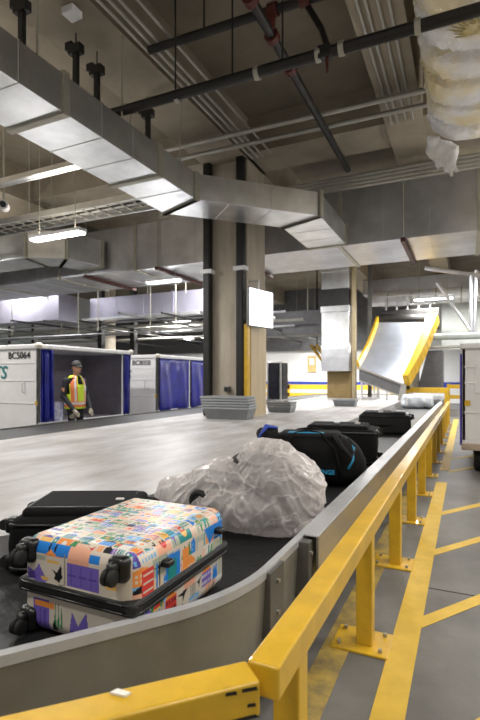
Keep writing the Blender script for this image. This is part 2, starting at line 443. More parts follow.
# straight steel fascia in front of the skirt along the lane
g = MB().box(-0.782, -0.700, 2.45, 17.3, DZ-0.004, DZ+0.006)
obj('fascia_ledge', g, M['trim'], car, bevel=0.004)
y = 2.45; k = 0
while y < 17:
    y1 = min(y + 2.05, 17.3)
    obj('fascia_panel', MB().box(-0.712, -0.700, y+0.004, y1-0.004, 0.20, DZ-0.005), M['steel'], car)
    y = y1
# end bracket plates where the curve meets the straight run
for y0, y1, d in ((1.93, 2.10, 0.014), (2.37, 2.435, 0.05)):
    q = obj('joint_bracket', MB().box(-0.80, -0.777+d, y0, y1, 0.2, DZ-0.010), M['bracket'], car, bevel=0.004)
    for zz in (0.54, 0.40):
        obj('bolt', MB().tube([(-0.778+d, (y0+y1)/2, zz), (-0.766+d, (y0+y1)/2, zz)], 0.010, 8), M['steel'], q)
for yy in range(4, 22, 3):
    obj('leg', MB().box(-0.93, -0.85, yy, yy+0.08, 0, 0.45), M['black_metal'], car)

# ------------------------------------------------------------------ guard rails
BT, BS = 0.684, 0.092
gr = thing('guard_rail', 'long yellow square tube guard rail on bolted posts beside the carousel', 'guard rail', (-0.49, 1.2, 0))
obj('beam', MB().box(-0.537, -0.445, 1.185, 16.6, BT-BS, BT), M['yellow'], gr, bevel=0.008, seg=3)
for k in range(13):
    yc = 1.42 + 1.23*k
    p = obj('post', MB().box(-0.537, -0.452, yc-0.045, yc+0.045, 0.012, BT-BS-0.001), M['yellow'], gr, bevel=0.006)
    obj('base_plate', MB().box(-0.66, -0.365, yc-0.115, yc+0.135, 0, 0.013), M['yellow'], p, bevel=0.003)
    for bx in (-0.62, -0.405):
        for by in (-0.075, 0.095): obj('anchor_bolt', MB().tube([(bx, yc+by, 0.012), (bx, yc+by, 0.032)], 0.011, 6), M['galv_rib'], p)
ge = thing('guard_rail', 'short angled yellow guard rail end with chipped paint around the carousel curve', 'guard rail', (-0.8, 0.85, 0))
p0 = Vector((-0.515, 1.165, 0)); dd = Vector((-0.69, -0.72, 0)).normalized(); nn = Vector((dd.y, -dd.x, 0))
zt = 0.672
def rail_end(l0, l1, w, z0, z1):
    a = p0 + dd*l0; b = p0 + dd*l1; h = nn*(w/2)
    q = [a-h, a+h, b+h, b-h]
    return MB().hexa([v + Vector((0,0,z0)) for v in q], [v + Vector((0,0,z1)) for v in q])
obj('beam', rail_end(-0.005, 1.35, 0.10, zt-BS, zt), M['yellow'], ge, bevel=0.008, seg=3)
for l in (0.62, 1.2):
    p = obj('post', rail_end(l-0.045, l+0.045, 0.09, 0.012, zt-BS-0.001), M['yellow'], ge, bevel=0.006)
    obj('base_plate', rail_end(l-0.12, l+0.12, 0.26, 0, 0.013), M['yellow'], p)
for (l, z, w) in ((0.025, zt-0.014, 0.022), (0.075, zt-0.013, 0.016), (0.02, zt-0.055, 0.012), (0.05, zt-BS+0.008, 0.05)):
    c = p0 + dd*l - nn*0.0505; e = dd*w
    if l < 1: obj('chipped_paint', MB().hexa([c - e - nn*0.001 + Vector((0,0,z-0.006)), c + e - nn*0.001 + Vector((0,0,z-0.003)), c + e + nn*0.003 + Vector((0,0,z-0.003)), c - e + nn*0.003 + Vector((0,0,z-0.006))],
        [c - e*0.8 - nn*0.001 + Vector((0,0,z+0.003)), c + e*0.9 - nn*0.001 + Vector((0,0,z+0.005)), c + e*0.9 + nn*0.003 + Vector((0,0,z+0.005)), c - e*0.8 + nn*0.003 + Vector((0,0,z+0.003))]), M['black_metal'], ge)
q = atZ(120, 692.5, zt+0.004)
tag(obj('paper_scrap', MB().prism([(q.x-0.022, q.y-0.012), (q.x+0.02, q.y-0.006), (q.x+0.026, q.y+0.01), (q.x-0.014, q.y+0.008)], zt+0.0005, zt+0.006), M['paper']),
    'tiny torn white paper scrap lying on the angled yellow rail', 'paper')

# ------------------------------------------------------------------ columns' fittings
for (x, lab) in ((-5.06, 'black vertical drainpipe on the outer side of the big concrete column'), (-4.27, 'black vertical drainpipe next to the yellow strip on the concrete column')):
    t = thing('drainpipe', lab, 'pipe', (x, 9.1, DZ))
    obj('pipe', MB().box(x-0.085, x+0.085, 9.03, 9.19, DZ, 6.1), M['black_metal'], t, bevel=0.03)
    for z in (3.72,):
        obj('clamp', MB().box(x-0.14, x+0.14, 9.01, 9.192, z-0.045, z+0.045), M['white'], t, bevel=0.01)
tag(obj('corner_guard', MB().box(-4.175, -4.10, 9.06, 9.21, DZ, 2.55), M['yellow']), 'narrow yellow guard strip up the corner of the concrete column', 'corner guard')
t = thing('wall_socket', 'small dark outlet box low on the concrete column above the bins', 'outlet', (-4.62, 9.17, 1.2))
obj('box', MB().box(-4.68, -4.56, 9.12, 9.2, 1.13, 1.25), M['bracket'], t, bevel=0.008)
obj('cover', MB().box(-4.655, -4.585, 9.112, 9.122, 1.155, 1.225), M['black_metal'], t)
tag(obj('lit_side_sheet', MB().box(-4.155, -4.12, 9.3, 10.15, DZ, 2.7), mat('lit_concrete', (0.50, 0.40, 0.25), 0.6, var=0.12, scale=3, stretch=(1,4,0.4))),
    'tall pale sheet coloured as the lit side of the concrete column', 'board')  # paler sheet: light on the column's side face put into colour

# monitor on the column
t = thing('wall_monitor', 'white lit monitor hung off the side of the concrete column', 'monitor', (-3.8, 9.3, 2.85))
a = R(78); dx = Vector((math.cos(a), math.sin(a), 0)); nrm = Vector((math.sin(a), -math.cos(a), 0))
P0 = Vector((-4.02, 9.0, 0)); w = 0.86
def mon(x0, x1, d0, d1, z0, z1):
    q = [P0 + dx*x0 + nrm*d1, P0 + dx*x1 + nrm*d1, P0 + dx*x1 + nrm*d0, P0 + dx*x0 + nrm*d0]
    return MB().hexa([v + Vector((0,0,z0)) for v in q], [v + Vector((0,0,z1)) for v in q])
obj('housing', mon(-0.015, w+0.015, -0.07, 0.0, 2.50, 3.31), M['bracket'], t, bevel=0.008)
obj('screen', mon(0.0, w, 0.0, 0.006, 2.52, 3.29), M['screen'], t)
obj('bracket_arm', MB().tube([(-4.14, 9.3, 2.9), (-3.98, 9.35, 2.9)], 0.02, 8).tube([(-4.14, 9.25, 3.46), (-3.92, 9.25, 3.46), (-3.92, 9.25, 3.3)], 0.015, 8), M['galv_dull'], t)

# ------------------------------------------------------------------ grey bins
def make_bin(label, group, c, L_=0.9, D_=0.52, H_=0.20):
    t = thing('luggage_bin', label, 'bin', c, group)
    x, y, z = c
    def sec(s_, z_): return [(x - L_/2*s_[0], y - D_/2*s_[1], z_), (x + L_/2*s_[0], y - D_/2*s_[1], z_), (x + L_/2*s_[0], y + D_/2*s_[1], z_), (x - L_/2*s_[0], y + D_/2*s_[1], z_)]
    b = sec((0.84, 0.78), z); tp = sec((0.97, 0.95), z+H_*0.92)
    bi = sec((0.81, 0.74), z+0.012); ti = sec((0.945, 0.915), z+H_*0.92)
    g = MB().add(b + tp + bi + ti, [(0,3,2,1)] + [(i,(i+1)%4,4+(i+1)%4,4+i) for i in range(4)] + [(8,9,10,11)] + [(8+i,12+i,12+(i+1)%4,8+(i+1)%4) for i in range(4)] + [(4+i,4+(i+1)%4,12+(i+1)%4,12+i) for i in range(4)])
    obj('tub', g, M['tray'], t, bevel=0.012)
    o1 = sec((1.0,1.0), z+H_*0.86); o2 = sec((1.0,1.0), z+H_); i1 = sec((0.94,0.91), z+H_*0.86); i2 = sec((0.94,0.91), z+H_)
    g = MB().add(o1+o2+i1+i2, [(i,(i+1)%4,4+(i+1)%4,4+i) for i in range(4)] + [(4+i,4+(i+1)%4,12+(i+1)%4,12+i) for i in range(4)] + [(12+i,12+(i+1)%4,8+(i+1)%4,8+i) for i in range(4)] + [(i,8+i,8+(i+1)%4,(i+1)%4) for i in range(4)])
    obj('rim', g, M['tray_edge'], t, bevel=0.006)
    return t
big = make_bin('grey plastic luggage bin at the bottom of the tall stack by the column', 'bins stacked by the column', (-4.33, 8.72, DZ), 1.0, 0.56, 0.235)
big.rotation_euler.z = R(6)
names = ['second lowest', 'middle', 'second from top', 'topmost']
for k in range(1, 5):
    dup(big, (-4.33 - 0.012*k, 8.72 + 0.008*(k % 2), DZ + 0.0535*k), R(6 + (k % 2)*0.8), '%s grey plastic bin of the five stacked in front of the column' % names[k-1])
sm = make_bin('lowest grey bin of the short stack just behind the column', 'bins stacked behind the column', (-4.0, 10.85, DZ), 0.62, 0.45, 0.15)
dup(sm, (-4.01, 10.86, DZ+0.05), 0.03, 'middle grey bin of the short stack just behind the column')
dup(sm, (-4.0, 10.85, DZ+0.10), -0.02, 'top grey bin of the short stack just behind the column')
q = atZ(344, 406.5, DZ)
make_bin('single grey plastic bin lying alone out on the pale deck', 'loose bins', (q.x, q.y+0.2, DZ), 0.66, 0.44, 0.2)

# display cabinet behind the column
t = thing('glass_cabinet', 'dark glass fronted cabinet with steel frame standing behind the column', 'cabinet', (-5.6, 14.7, DZ))
obj('body', MB().box(-5.86, -5.36, 14.5, 15.1, DZ+0.06, 1.95), M['steel'], t, bevel=0.015)
obj('door', MB().box(-5.80, -5.42, 14.47, 14.5, DZ+0.12, 1.90), M['glass_dark'], t)
obj('foot_plinth', MB().box(-5.84, -5.38, 14.52, 15.05, DZ, DZ+0.06), M['black_metal'], t)
obj('side_door', MB().box(-5.36, -5.335, 14.56, 15.04, DZ+0.12, 1.9), M['glass_dark'], t)

# ------------------------------------------------------------------ baggage carts
def curtain(y0, y1, x, z0, z1, amp=0.03, waves=3.0, skew=0.0, hook=None, nx=36, nz=16, slant=0.0):
    g = MB(); vs = []
    for j in range(nz+1):
        v = j/nz
        for i in range(nx+1):
            u = i/nx
            yy = y0 + (y1-y0)*u + slant*(1-v)*u
            zz = z0 + (z1-z0)*v
            if hook: zz = z1 - (z1-z0)*(1-v)*(1 - hook*u*u)
            dx_ = amp*math.sin(2*math.pi*waves*u + 1.3*v) + amp*0.5*math.sin(2*math.pi*waves*2.3*u + 3*v)
            dx_ += 0.6*amp*noise.noise(Vector((u*4, v*3, y0)))
            vs.append((x + dx_, yy, zz))
    fs = [(j*(nx+1)+i, j*(nx+1)+i+1, (j+1)*(nx+1)+i+1, (j+1)*(nx+1)+i) for j in range(nz) for i in range(nx)]
    return g.add(vs, fs)
def curtain_obj(mb, parent):
    o = obj('curtain', mb, M['blue_curtain'], parent, smooth=True)
    s = o.modifiers.new('thick', 'SOLIDIFY'); s.thickness = 0.006
    return o
def make_cart(label, x1, y0, L_, zt_, number, logo, kind, width=1.5, zb=0.52):
    x0 = x1 - width; y1 = y0 + L_
    t = thing('baggage_cart', label, 'baggage cart', ((x0+x1)/2, (y0+y1)/2, 0))
    obj('bed', MB().box(x0, x1, y0, y1, zb-0.14, zb), M['white'], t, bevel=0.01)
    e = obj('end_panel', MB().box(x0, x1, y0, y0+0.05, zb, zt_-0.08), M['white'], t, bevel=0.006)
    rb = MB()
    for z in (zb+0.42, zb+0.86, zt_-0.36):
        rb.box(x0+0.02, x1-0.10, y0-0.012, y0, z-0.012, z+0.012)
    obj('panel_rib', rb, M['white'], e, bevel=0.004)
    obj('end_panel', MB().box(x0, x1, y1-0.05, y1, zb, zt_-0.08), M['cart_in'], t)
    obj('side_panel', MB().box(x0, x0+0.04, y0, y1, zb, zt_-0.08), M['cart_in'], t)
    obj('roof', MB().box(x0-0.03, x1+0.05, y0-0.05, y1+0.05, zt_-0.09, zt_), M['white'], t, bevel=0.02)
    for yy in (y0, y1): obj('corner_cap', MB().ball((x1+0.02, yy, zt_-0.03), 0.075, 0.075, 0.06), M['ivory'], t, smooth=True)
    for yy in (y0+0.03, (y0+y1)/2, y1-0.03) if kind != 'open' else (y0+0.03, y1-0.03):
        obj('post', MB().box(x1-0.05, x1, yy-0.03, yy+0.03, zb, zt_-0.08), M['white'], t, bevel=0.006)
    obj('sill', MB().box(x1-0.03, x1+0.02, y0, y1, zb-0.04, zb+0.05), M['white'], t, bevel=0.006)
    for xx in (x0+0.25, x1-0.25):
        for yy in (y0+0.35, y1-0.35):
            wh = obj('wheel', MB().tube([(xx-0.09, yy, 0.2), (xx-0.07, yy, 0.2), (xx+0.07, yy, 0.2), (xx+0.09, yy, 0.2)], [0.16, 0.2, 0.2, 0.16], 20), M['rubber'], t, smooth=False)
            obj('hub', MB().tube([(xx-0.095, yy, 0.2), (xx+0.095, yy, 0.2)], 0.09, 12), M['galv_rib'], wh)
    obj('tow_bar', MB().bar(((x0+x1)/2, y0-0.9, 0.25), ((x0+x1)/2, y0+0.3, 0.38), 0.08), M['bracket'], t)
    obj('latch_handle', MB().tube([(x1-0.36, y0-0.01, zb+0.62), (x1-0.38, y0-0.05, zb+0.66), (x1-0.38, y0-0.05, zb+0.80), (x1-0.36, y0-0.01, zb+0.84)], 0.012, 8), M['white'], t)
    if number:
        obj('fleet_number', text_mb(number, 0.185, (x1-0.80, y0-0.014, zt_-0.27), (1,0,0), (0,0,1)), M['ink'], t)
    if logo:
        obj('logo_letters', text_mb(logo, 0.36, (x1-1.24 if len(logo) > 1 else x1-1.02, y0-0.014, zt_-0.66), (1,0,0), (0,0,1), shear=0.25), M['teal'], t)
        obj('small_print', text_mb('0000000', 0.06, (x1-1.05, y0-0.002, zb+0.43), (1,0,0), (0,0,1)), M['bracket'], t) if False else None
    obj('reflector', MB().box(x1-0.07, x1-0.01, y0-0.008, y0, zb+0.40, zb+0.47), M['yellow'], t)
    if kind == 'open':
        curtain_obj(curtain(y0+0.06, y0+0.36, x1-0.02, zb+0.06, zt_-0.1, 0.05, 2.4), t)
        curtain_obj(curtain(y1-0.26, y1-0.02, x1+0.0, zb+0.04, zt_-0.1, 0.04, 2.0), t)
        obj('edge_strip', MB().box(x1-0.01, x1+0.01, y1-0.31, y1-0.27, zb+0.03, zt_-0.1), M['white'], t)
        obj('inner_curtain', MB().box(x0+0.05, x0+0.09, y0+0.1, y0+1.1, zb+0.02, zt_-0.15), M['blue_curtain'], t)
    elif kind == 'closed':
        ym = (y0+y1)/2
        curtain_obj(curtain(y0+0.08, ym-0.04, x1+0.015, zb+0.02, zt_-0.1, 0.022, 1.6), t)
        curtain_obj(curtain(ym+0.05, y1-0.06, x1+0.015, zb+0.02, zt_-0.1, 0.022, 1.3, hook=0.25), t)
    return t
CX = -7.38
y_a = atX(38, 424, CX).y; y_b = atX(130, 413, CX).y
make_cart('white open baggage cart BC5064 with worker standing at its side', CX, y_a, y_b - y_a, 2.08, 'BC5064', 'TS', 'open')
y_c = atX(157, 405, CX).y; y_d = atX(205, 400, CX).y
make_cart('white baggage cart with closed blue curtains parked behind the open one', CX, y_c, 3.3, 2.04, 'BC8058', 'S', 'closed')
y_e = y_c + 3.3 + 1.2
# luggage in the carts
g = MB().rbox((CX-0.55, y_a+0.62, 0.52+0.21), (0.6, 0.62, 0.42), 0.1, 14)
tag(obj('holdall', g, mat('blue_white_print', (0.02, 0.04, 0.35), 0.6, col2=(0.75, 0.77, 0.85), scale=7), smooth=True), 'blue and white patterned holdall inside the open cart behind the worker', 'bag')
tag(obj('suitcase', MB().rbox((CX-0.95, y_a+0.6, 0.52+0.48), (0.35, 0.85, 0.96), 0.06, 12), mat('bright_blue_shell', (0.01, 0.02, 0.55), 0.4, var=0.2), smooth=True),
    'tall bright blue suitcase standing against the back of the open cart', 'suitcase')
tag(obj('suitcase', MB().rbox((CX-0.5, y_c+2.55, 0.52+0.22), (0.6, 0.8, 0.44), 0.07, 12), M['fabric_char'], smooth=True), 'dark suitcase showing below the lifted curtain of the closed cart', 'suitcase')

# cart at the lane edge on the other side
t = make_cart('white baggage cart parked across the lane at the edge of the picture', 1.55, 7.95, 2.8, 1.96, None, None, 'plain', 1.6, 0.50)
obj('edge_curtain', MB().box(-0.085, -0.055, 7.99, 8.6, 0.42, 1.80), M['purple'], t)
obj('window_pane', MB().box(0.12, 1.3, 7.935, 7.95, 1.2, 1.66), M['white'], t, bevel=0.01)
obj('caution_sticker', MB().box(-0.02, 0.06, 7.938, 7.95, 1.02, 1.1), M['yellow'], t)
obj('bumper', MB().box(-0.06, 1.55, 7.90, 7.96, 0.36, 0.46), mat('worn_bumper', (0.45, 0.36, 0.28), 0.6, var=0.2), t, bevel=0.01)

# ------------------------------------------------------------------ fluorescent lamps
def make_lamp(label, c, L_=1.3, along='X', group='hanging tube lamps', rods=True, power=1.0, rodtop=6.1, uplight=0.0):
    t = thing('tube_lamp', label, 'lamp', c, group)
    x, y, z = c; a, b = (L_/2, 0.11) if along == 'X' else (0.11, L_/2)
    obj('housing', MB().box(x-a, x+a, y-b, y+b, z+0.015, z+0.085), M['white'], t, bevel=0.015)
    obj('diffuser', MB().box(x-a+0.03, x+a-0.03, y-b+0.02, y+b-0.02, z-0.02, z+0.02), M['diffuser'], t, bevel=0.008)
    if rods:
        for s_ in (-0.35, 0.35):
            p = (x + (s_*L_ if along == 'X' else 0), y + (s_*L_ if along == 'Y' else 0))
            obj('hanger', MB().tube([(p[0], p[1], z+0.08), (p[0], p[1], rodtop)], 0.008, 6), M['galv_rib'], t)
    ld = bpy.data.lights.new('tube_light', 'AREA'); ld.shape = 'RECTANGLE'; ld.size = L_ if along == 'X' else 0.2; ld.size_y = 0.2 if along == 'X' else L_
    ld.energy = LAMP_W*power; ld.color = (1.0, 0.955, 0.88) if y < 5.5 else (1.0, 0.985, 0.965)
    if uplight:
        l2 = bpy.data.lights.new('tube_light', 'AREA'); l2.shape = 'RECTANGLE'; l2.size = ld.size; l2.size_y = ld.size_y
        l2.energy = ld.energy*uplight; l2.color = (1.0, 0.93, 0.82)
        o2 = bpy.data.objects.new('tube_light', l2); COL.objects.link(o2); o2.location = (0, 0, 0.10); o2.rotation_euler = (R(180), 0, 0); o2.parent = t
    lo = bpy.data.objects.new('tube_light', ld); COL.objects.link(lo); lo.location = (0, 0, -0.03); lo.parent = t
    return t
make_lamp('bright tube lamp hanging by the cable ladder above the open cart', (-7.25, 6.98, 4.2), 1.35, rodtop=CZ, uplight=0.12)
make_lamp('tube lamp hung under the long duct beyond the closed cart', (-7.9, 11.6, 4.2), 1.15, rodtop=4.46)
for (px, py, Y_, L_, lab) in ((195, 338, 24, 1.6, 'small far tube lamp glowing just above the closed cart beside the column'), (178, 322, 19, 1.3, 'small tube lamp under the lavender duct above the closed cart'),
    (338, 347, 25, 1.8, 'far tube lamp seen behind the silver drop duct'), (395, 346, 25, 1.4, 'far tube lamp low behind the steel slide'), (262, 336, 23, 1.6, 'far tube lamp seen just below the white monitor')):
    q = atY(px, py, Y_)
    make_lamp(lab, (q.x, q.y, q.z), L_, group='far tube lamps', rodtop=CZ, power=2.0)
for i, (x, y, pw, upl, lab) in enumerate(((1.9, 0.4, 0.55, 0.5, 'over the near end of the striped lane'), (2.2, 4.0, 0.8, 0.9, 'over the striped lane across from the duffel'), (2.6, 8.6, 1.3, 0.6, 'above the cart across the lane'),
        (2.6, 14.6, 1.6, 0.5, 'over the lane beyond the cross duct'), (2.4, 18.5, 1.8, 0.3, 'over the lane beside the slide'), (-1.9, -0.6, 0.5, 0.5, 'over the near curve of the carousel'),
        (-7.2, 1.2, 0.9, 0.6, 'beyond the overhead duct at the near end'), (-9.5, 4.2, 1.1, 0.5, 'in front of the open cart'), (-12.5, 8.2, 1.2, 0.3, 'behind the open cart'))):
    make_lamp('added unseen tube lamp hanging ' + lab, (x, y, 4.7), 1.3, 'Y' if x > 0 else 'X', 'added lamps over the lanes', rodtop=CZ, power=pw, uplight=upl)  # unseen lamps, added to light the foreground and the lane
for (x, y, lab) in ((-3.0, 15.5, 'above the deck toward the slide'), (-8.5, 14.5, 'above the glass cabinet'), (-14, 20.0, 'beyond the lavender duct'), (-1.2, 20.9, 'above the slide'), (-8, 25.5, 'in front of the far white wall'), (-17.5, 14.4, 'behind the open cart by the far ducts')):
    make_lamp('added fill lamp fixed high ' + lab, (x, y, 5.5 if y < 20 else 4.6), 1.5, 'X', 'added lamps over the far deck', rodtop=CZ, power=2.2)  # added lamps that fill the middle and far deck with light

# ------------------------------------------------------------------ ducts
def duct(name, label, path, w, z0, z1, m, ribs=(), group=None, seams=1.2, under=None, ribm=None):
    """rectangular duct along a plan polyline of its centre, with mitred corners, cross seams and flange ribs"""
    pts = [Vector((p[0], p[1])) for p in path]; n = len(pts)
    nv = []
    for i in range(n):
        d0 = (pts[i]-pts[i-1]).normalized() if i else (pts[1]-pts[0]).normalized()
        d1 = (pts[i+1]-pts[i]).normalized() if i < n-1 else d0
        n0 = Vector((d0.y, -d0.x)); n1 = Vector((d1.y, -d1.x)); nb = (n0+n1).normalized()
        nv.append(nb / max(0.3, nb.dot(n0)))
    t = thing(name, label, 'duct', (pts[0].x, pts[0].y, z0), group)
    g = MB()
    ringv = []
    for p, q in zip(pts, nv):
        a = p + q*w/2; b = p - q*w/2
        ringv.append([(a.x,a.y,z0),(a.x,a.y,z1),(b.x,b.y,z1),(b.x,b.y,z0)])
    vs = [v for r in ringv for v in r]
    fs = [(i*4+j, i*4+(j+1)%4, (i+1)*4+(j+1)%4, (i+1)*4+j) for i in range(n-1) for j in range(4)] + [(0,1,2,3), tuple((n-1)*4+k for k in (3,2,1,0))]
    g.add(vs, fs)
    sg = g; rib_list = []
    for i in range(n-1):
        L_ = (pts[i+1]-pts[i]).length; d = (pts[i+1]-pts[i]).normalized(); nr = Vector((d.y, -d.x))
        k = max(1, int(L_/seams))
        for j in range(0, k+1):
            if j == 0 and i == 0: continue
            c = pts[i] + d*(L_*j/k)
            big_ = (j in (0, k)) or (j % 3 == 0)
            nb = nv[i] if j == 0 else (nv[i+1] if j == k else nr)
            rib_list.append((c, nb, d, big_))
    for (c, nb, d, big_) in rib_list:
        e = 0.03 if big_ else 0.008; th = 0.045 if big_ else 0.010
        a = c + nb*(w/2+e); b = c - nb*(w/2+e); s_ = d*th
        tgt = MB() if big_ else sg
        tgt.hexa([(a.x-s_.x,a.y-s_.y,z0-e),(a.x+s_.x,a.y+s_.y,z0-e),(b.x+s_.x,b.y+s_.y,z0-e),(b.x-s_.x,b.y-s_.y,z0-e)],
                 [(a.x-s_.x,a.y-s_.y,z1+e),(a.x+s_.x,a.y+s_.y,z1+e),(b.x+s_.x,b.y+s_.y,z1+e),(b.x-s_.x,b.y-s_.y,z1+e)])
        if big_: obj('flange', tgt, ribm or M['galv_rib'], t)
    obj('body', g, m, t, bevel=0.004)
    return t
EB = 4.45
A = duct('air_duct', 'long galvanised air duct overhead that jogs sideways in front of the concrete column',
         [(-4.57, -1.5), (-4.57, 7.2), (-2.90, 8.9), (-2.90, 10.86)], 0.88, EB, 4.89, M['galv'], seams=0.62)
B = duct('air_duct', 'wide galvanised cross duct running behind the concrete column', [(-17, 12.0), (6, 12.0)], 2.15, EB, 5.72, M['galv_dull'], seams=0.95)
for px, py in ((412, 258), (283, 282), (190, 279), (75, 273)):
    q = atZ(px, py, EB-0.02)
    obj('support_angle', MB().box(q.x-0.05, q.x+0.05, 10.8, 13.2, EB-0.09, EB-0.005), M['maroon'], B)
    obj('hanger_rod', MB().tube([(q.x, 10.86, EB-0.1), (q.x, 10.86, 6.1)], 0.014, 6), M['galv_rib'], B)
# rods that carry duct A
for (px, py, pt) in ((22, 44, 8), (76, 84, 50), (97, 100, 71), (148, 137, 114)):
    x = -4.72; y = atX(px, py, x).y; zk = atX(px, pt, x).z
    h = obj('hanger_strap', MB().box(x-0.034, x+0.034, y-0.03, y+0.03, 4.88, zk), M['black_metal'], A)
    obj('hanger_bracket', MB().box(x-0.10, x+0.10, y-0.05, y+0.05, zk-0.06, zk+0.06).box(x-0.16, x-0.05, y-0.04, y+0.04, zk+0.02, zk+0.12).box(x-0.006, x+0.006, y-0.006, y+0.006, zk+0.06, CZ), M['black_metal'], h)
for (px, py) in ((37, 50), (180, 160), (122, 118)):
    y = atX(px, py, -4.2).y
    obj('hanger_rod', MB().tube([(-4.2, y, 4.88), (-4.2, y, CZ)], 0.013, 6), M['galv_rib'], A)
D1 = duct('air_duct', 'lavender grey duct far off above the closed cart', [(-14.6, 16.4), (-9.0, 16.4)], 1.0, 3.95, 4.80, M['lav'], seams=1.4, ribm=M['lav'])
duct('air_duct', 'lavender grey duct far off above the open cart', [(-22, 15.4), (-15.4, 15.4)], 1.0, 3.85, 4.9, M['lav'], seams=2.0, ribm=M['lav'])
D2 = [o for o in COL.objects if o.name == 'air_duct.003'][0]
for dd_, xs in ((D1, (-13.6, -11.6, -9.8)), (D2, (-20.5, -18.0, -16.0))):
    for x in xs: obj('hanger_rod', MB().tube([(x, 15.9 if dd_ is D1 else 14.9, 4.7), (x, 15.9 if dd_ is D1 else 14.9, CZ)], 0.02, 6), M['galv_rib'], dd_)
obj('tray', MB().box(-14.8, -9.0, 15.6, 15.9, 3.82, 3.93), M['galv'], D1)
# elbow duct on the far left in front of the cross duct
duct('air_duct', 'curved galvanised duct end crossing above the hanging lamp by the cable ladder', [(-16, 9.6), (-10.7, 9.6), (-10.1, 9.95), (-9.9, 10.86)], 1.0, 4.62, 5.35, M['galv'], seams=1.5)

# duct wrapped in plastic, top corner
t = thing('wrapped_duct', 'fat air duct wrapped in crinkled clear plastic high over the guard rail', 'duct', (0.5, 5, 5.3))
XC, ZC, RX, RZ = 0.52, 5.88, 1.06, 0.60
g = MB(); vs = []; ny, na = 240, 110
ties = [2.2, 3.0, 3.75, 4.5, 5.02, 5.75, 6.35, 6.95, 7.6, 8.25]
for i in range(ny+1):
    y = 1.6 + (8.6-1.6)*i/ny
    dmin = min(abs(y-q) for q in ties)
    for j in range(na):
        a = 2*math.pi*j/na
        sq = 1.0 / max(abs(math.cos(a))**3.2 + abs(math.sin(a))**3.2, 1e-6)**(1/3.2)
        pinch = 0.10*math.exp(-(dmin/0.07)**2)
        pleat = 0.028*math.exp(-(dmin/0.20)**2) * math.sin(a*46 + 5*noise.noise(Vector((y*1.5, a*3, 0))))
        wr = 0.05*noise.noise(Vector((math.cos(a)*2.2, math.sin(a)*2.2, y*2.6))) + 0.025*noise.noise(Vector((math.cos(a)*6, math.sin(a)*6, y*5)))
        k = sq*(1 - pinch) + pleat + wr
        yy = y + 0.05*noise.noise(Vector((math.cos(a)*1.6, math.sin(a)*1.6, y)))
        vs.append((XC + RX*k*math.cos(a), yy, ZC + RZ*k*math.sin(a)))
fs = [(i*na+j, i*na+(j+1)%na, (i+1)*na+(j+1)%na, (i+1)*na+j) for i in range(ny) for j in range(na)]
g.add(vs, fs); obj('plastic_wrap', g, M['wrap'], t, smooth=True)
g = MB().rbox((XC, 5.1, ZC), (2*RX*0.86, 6.7, 2*RZ*0.84), 0.2, 10)
obj('insulated_core', g, mat('yellowish_insulation', (0.46, 0.45, 0.42), 0.5, col2=(0.62, 0.50, 0.20), scale=0.9, bump=0.2, bscale=6), t, smooth=True)
for yb in (4.35, 5.75):
    def fan(c, rad):
        g = MB()
        for k in range(26):
            a = 2*math.pi*k/26; l = rad*(0.6 + 0.4*random.random())
            g.tube([c, (c[0]+l*0.5*math.cos(a), c[1]+l*0.4*math.sin(a), c[2]-0.02), (c[0]+l*math.cos(a), c[1]+l*0.8*math.sin(a), c[2]+0.05)], [0.012, 0.014, 0.004], 5)
        return g
    obj('gathered_pleats', fan((0.12 if yb > 5 else 0.05, yb, ZC-RZ-0.06), 0.36), mat('pleat_straw', (0.62, 0.52, 0.25), 0.4, var=0.15), t, smooth=True)
# loose torn end of the wrap
fl = MB()
for k in range(7):
    x = -0.52 + 0.06*k; z = 5.35 - 0.04*k
    fl.tube([(x, 8.55, z+0.1), (x-0.03+0.02*math.sin(k*2), 8.66, z-0.12), (x+0.03*math.cos(k), 8.62, z-0.30-0.05*(k%3))], [0.07, 0.06, 0.02], 8)
flm = fused('f', fl, 0.02, 2, lambda v, n: 0.03*noise.noise(v*9))
obj('loose_flap', flm, M['wrap'], t, smooth=True)
for q in (3.0, 5.02, 6.35):
    pass

# ------------------------------------------------------------------ pipes and conduits
def pipe(name, label, pts, r, m, group=None, cat='pipe', n=12):
    t = thing(name, label, cat, pts[0], group)
    obj('tube', MB().tube(pts, r, n), m, t, smooth=False)
    return t
p = pipe('sprinkler_pipe', 'thick black sprinkler main crossing the whole ceiling with pale clamps', [(-4.45, 5.22, 5.07), (4.0, 5.33, 5.07)], 0.064, M['pipe_black'])
for x in (-3.4, -2.28, -1.53, -1.27, -0.48): obj('clamp', MB().tube([(x, 5.262, 5.07), (x+0.06, 5.262, 5.07)], 0.078, 12), M['galv_rib'], p)
for x in (-3.4, -2.58, -1.93): obj('hanger', MB().tube([(x, 5.26, 5.07), (x, 5.26, CZ)], 0.011, 6), M['black_metal'], p)
p2 = pipe('sprinkler_pipe', 'thinner black sprinkler branch high up beside the red couplings', [(-3.95, 5.45, 5.95), (-2.15, 5.5, 5.95), (-1.2, 5.55, 5.95), (-0.75, 5.55, 5.95)], 0.055, M['pipe_black'])
for x in (-2.15, -1.75): obj('coupling', MB().tube([(x-0.05, 5.5, 5.95), (x+0.07, 5.5, 5.95)], 0.085, 12), M['red'], p2)
obj('hanger', MB().tube([(-3.1, 5.48, 5.95), (-3.1, 5.48, CZ)], 0.012, 6), M['black_metal'], p2)
p3 = pipe('sprinkler_pipe', 'brown black sprinkler pipe running away lengthwise beneath the main', [(-2.2, 2.5, 5.72), (-2.2, 9.9, 5.72)], 0.06, M['pipe_black'])
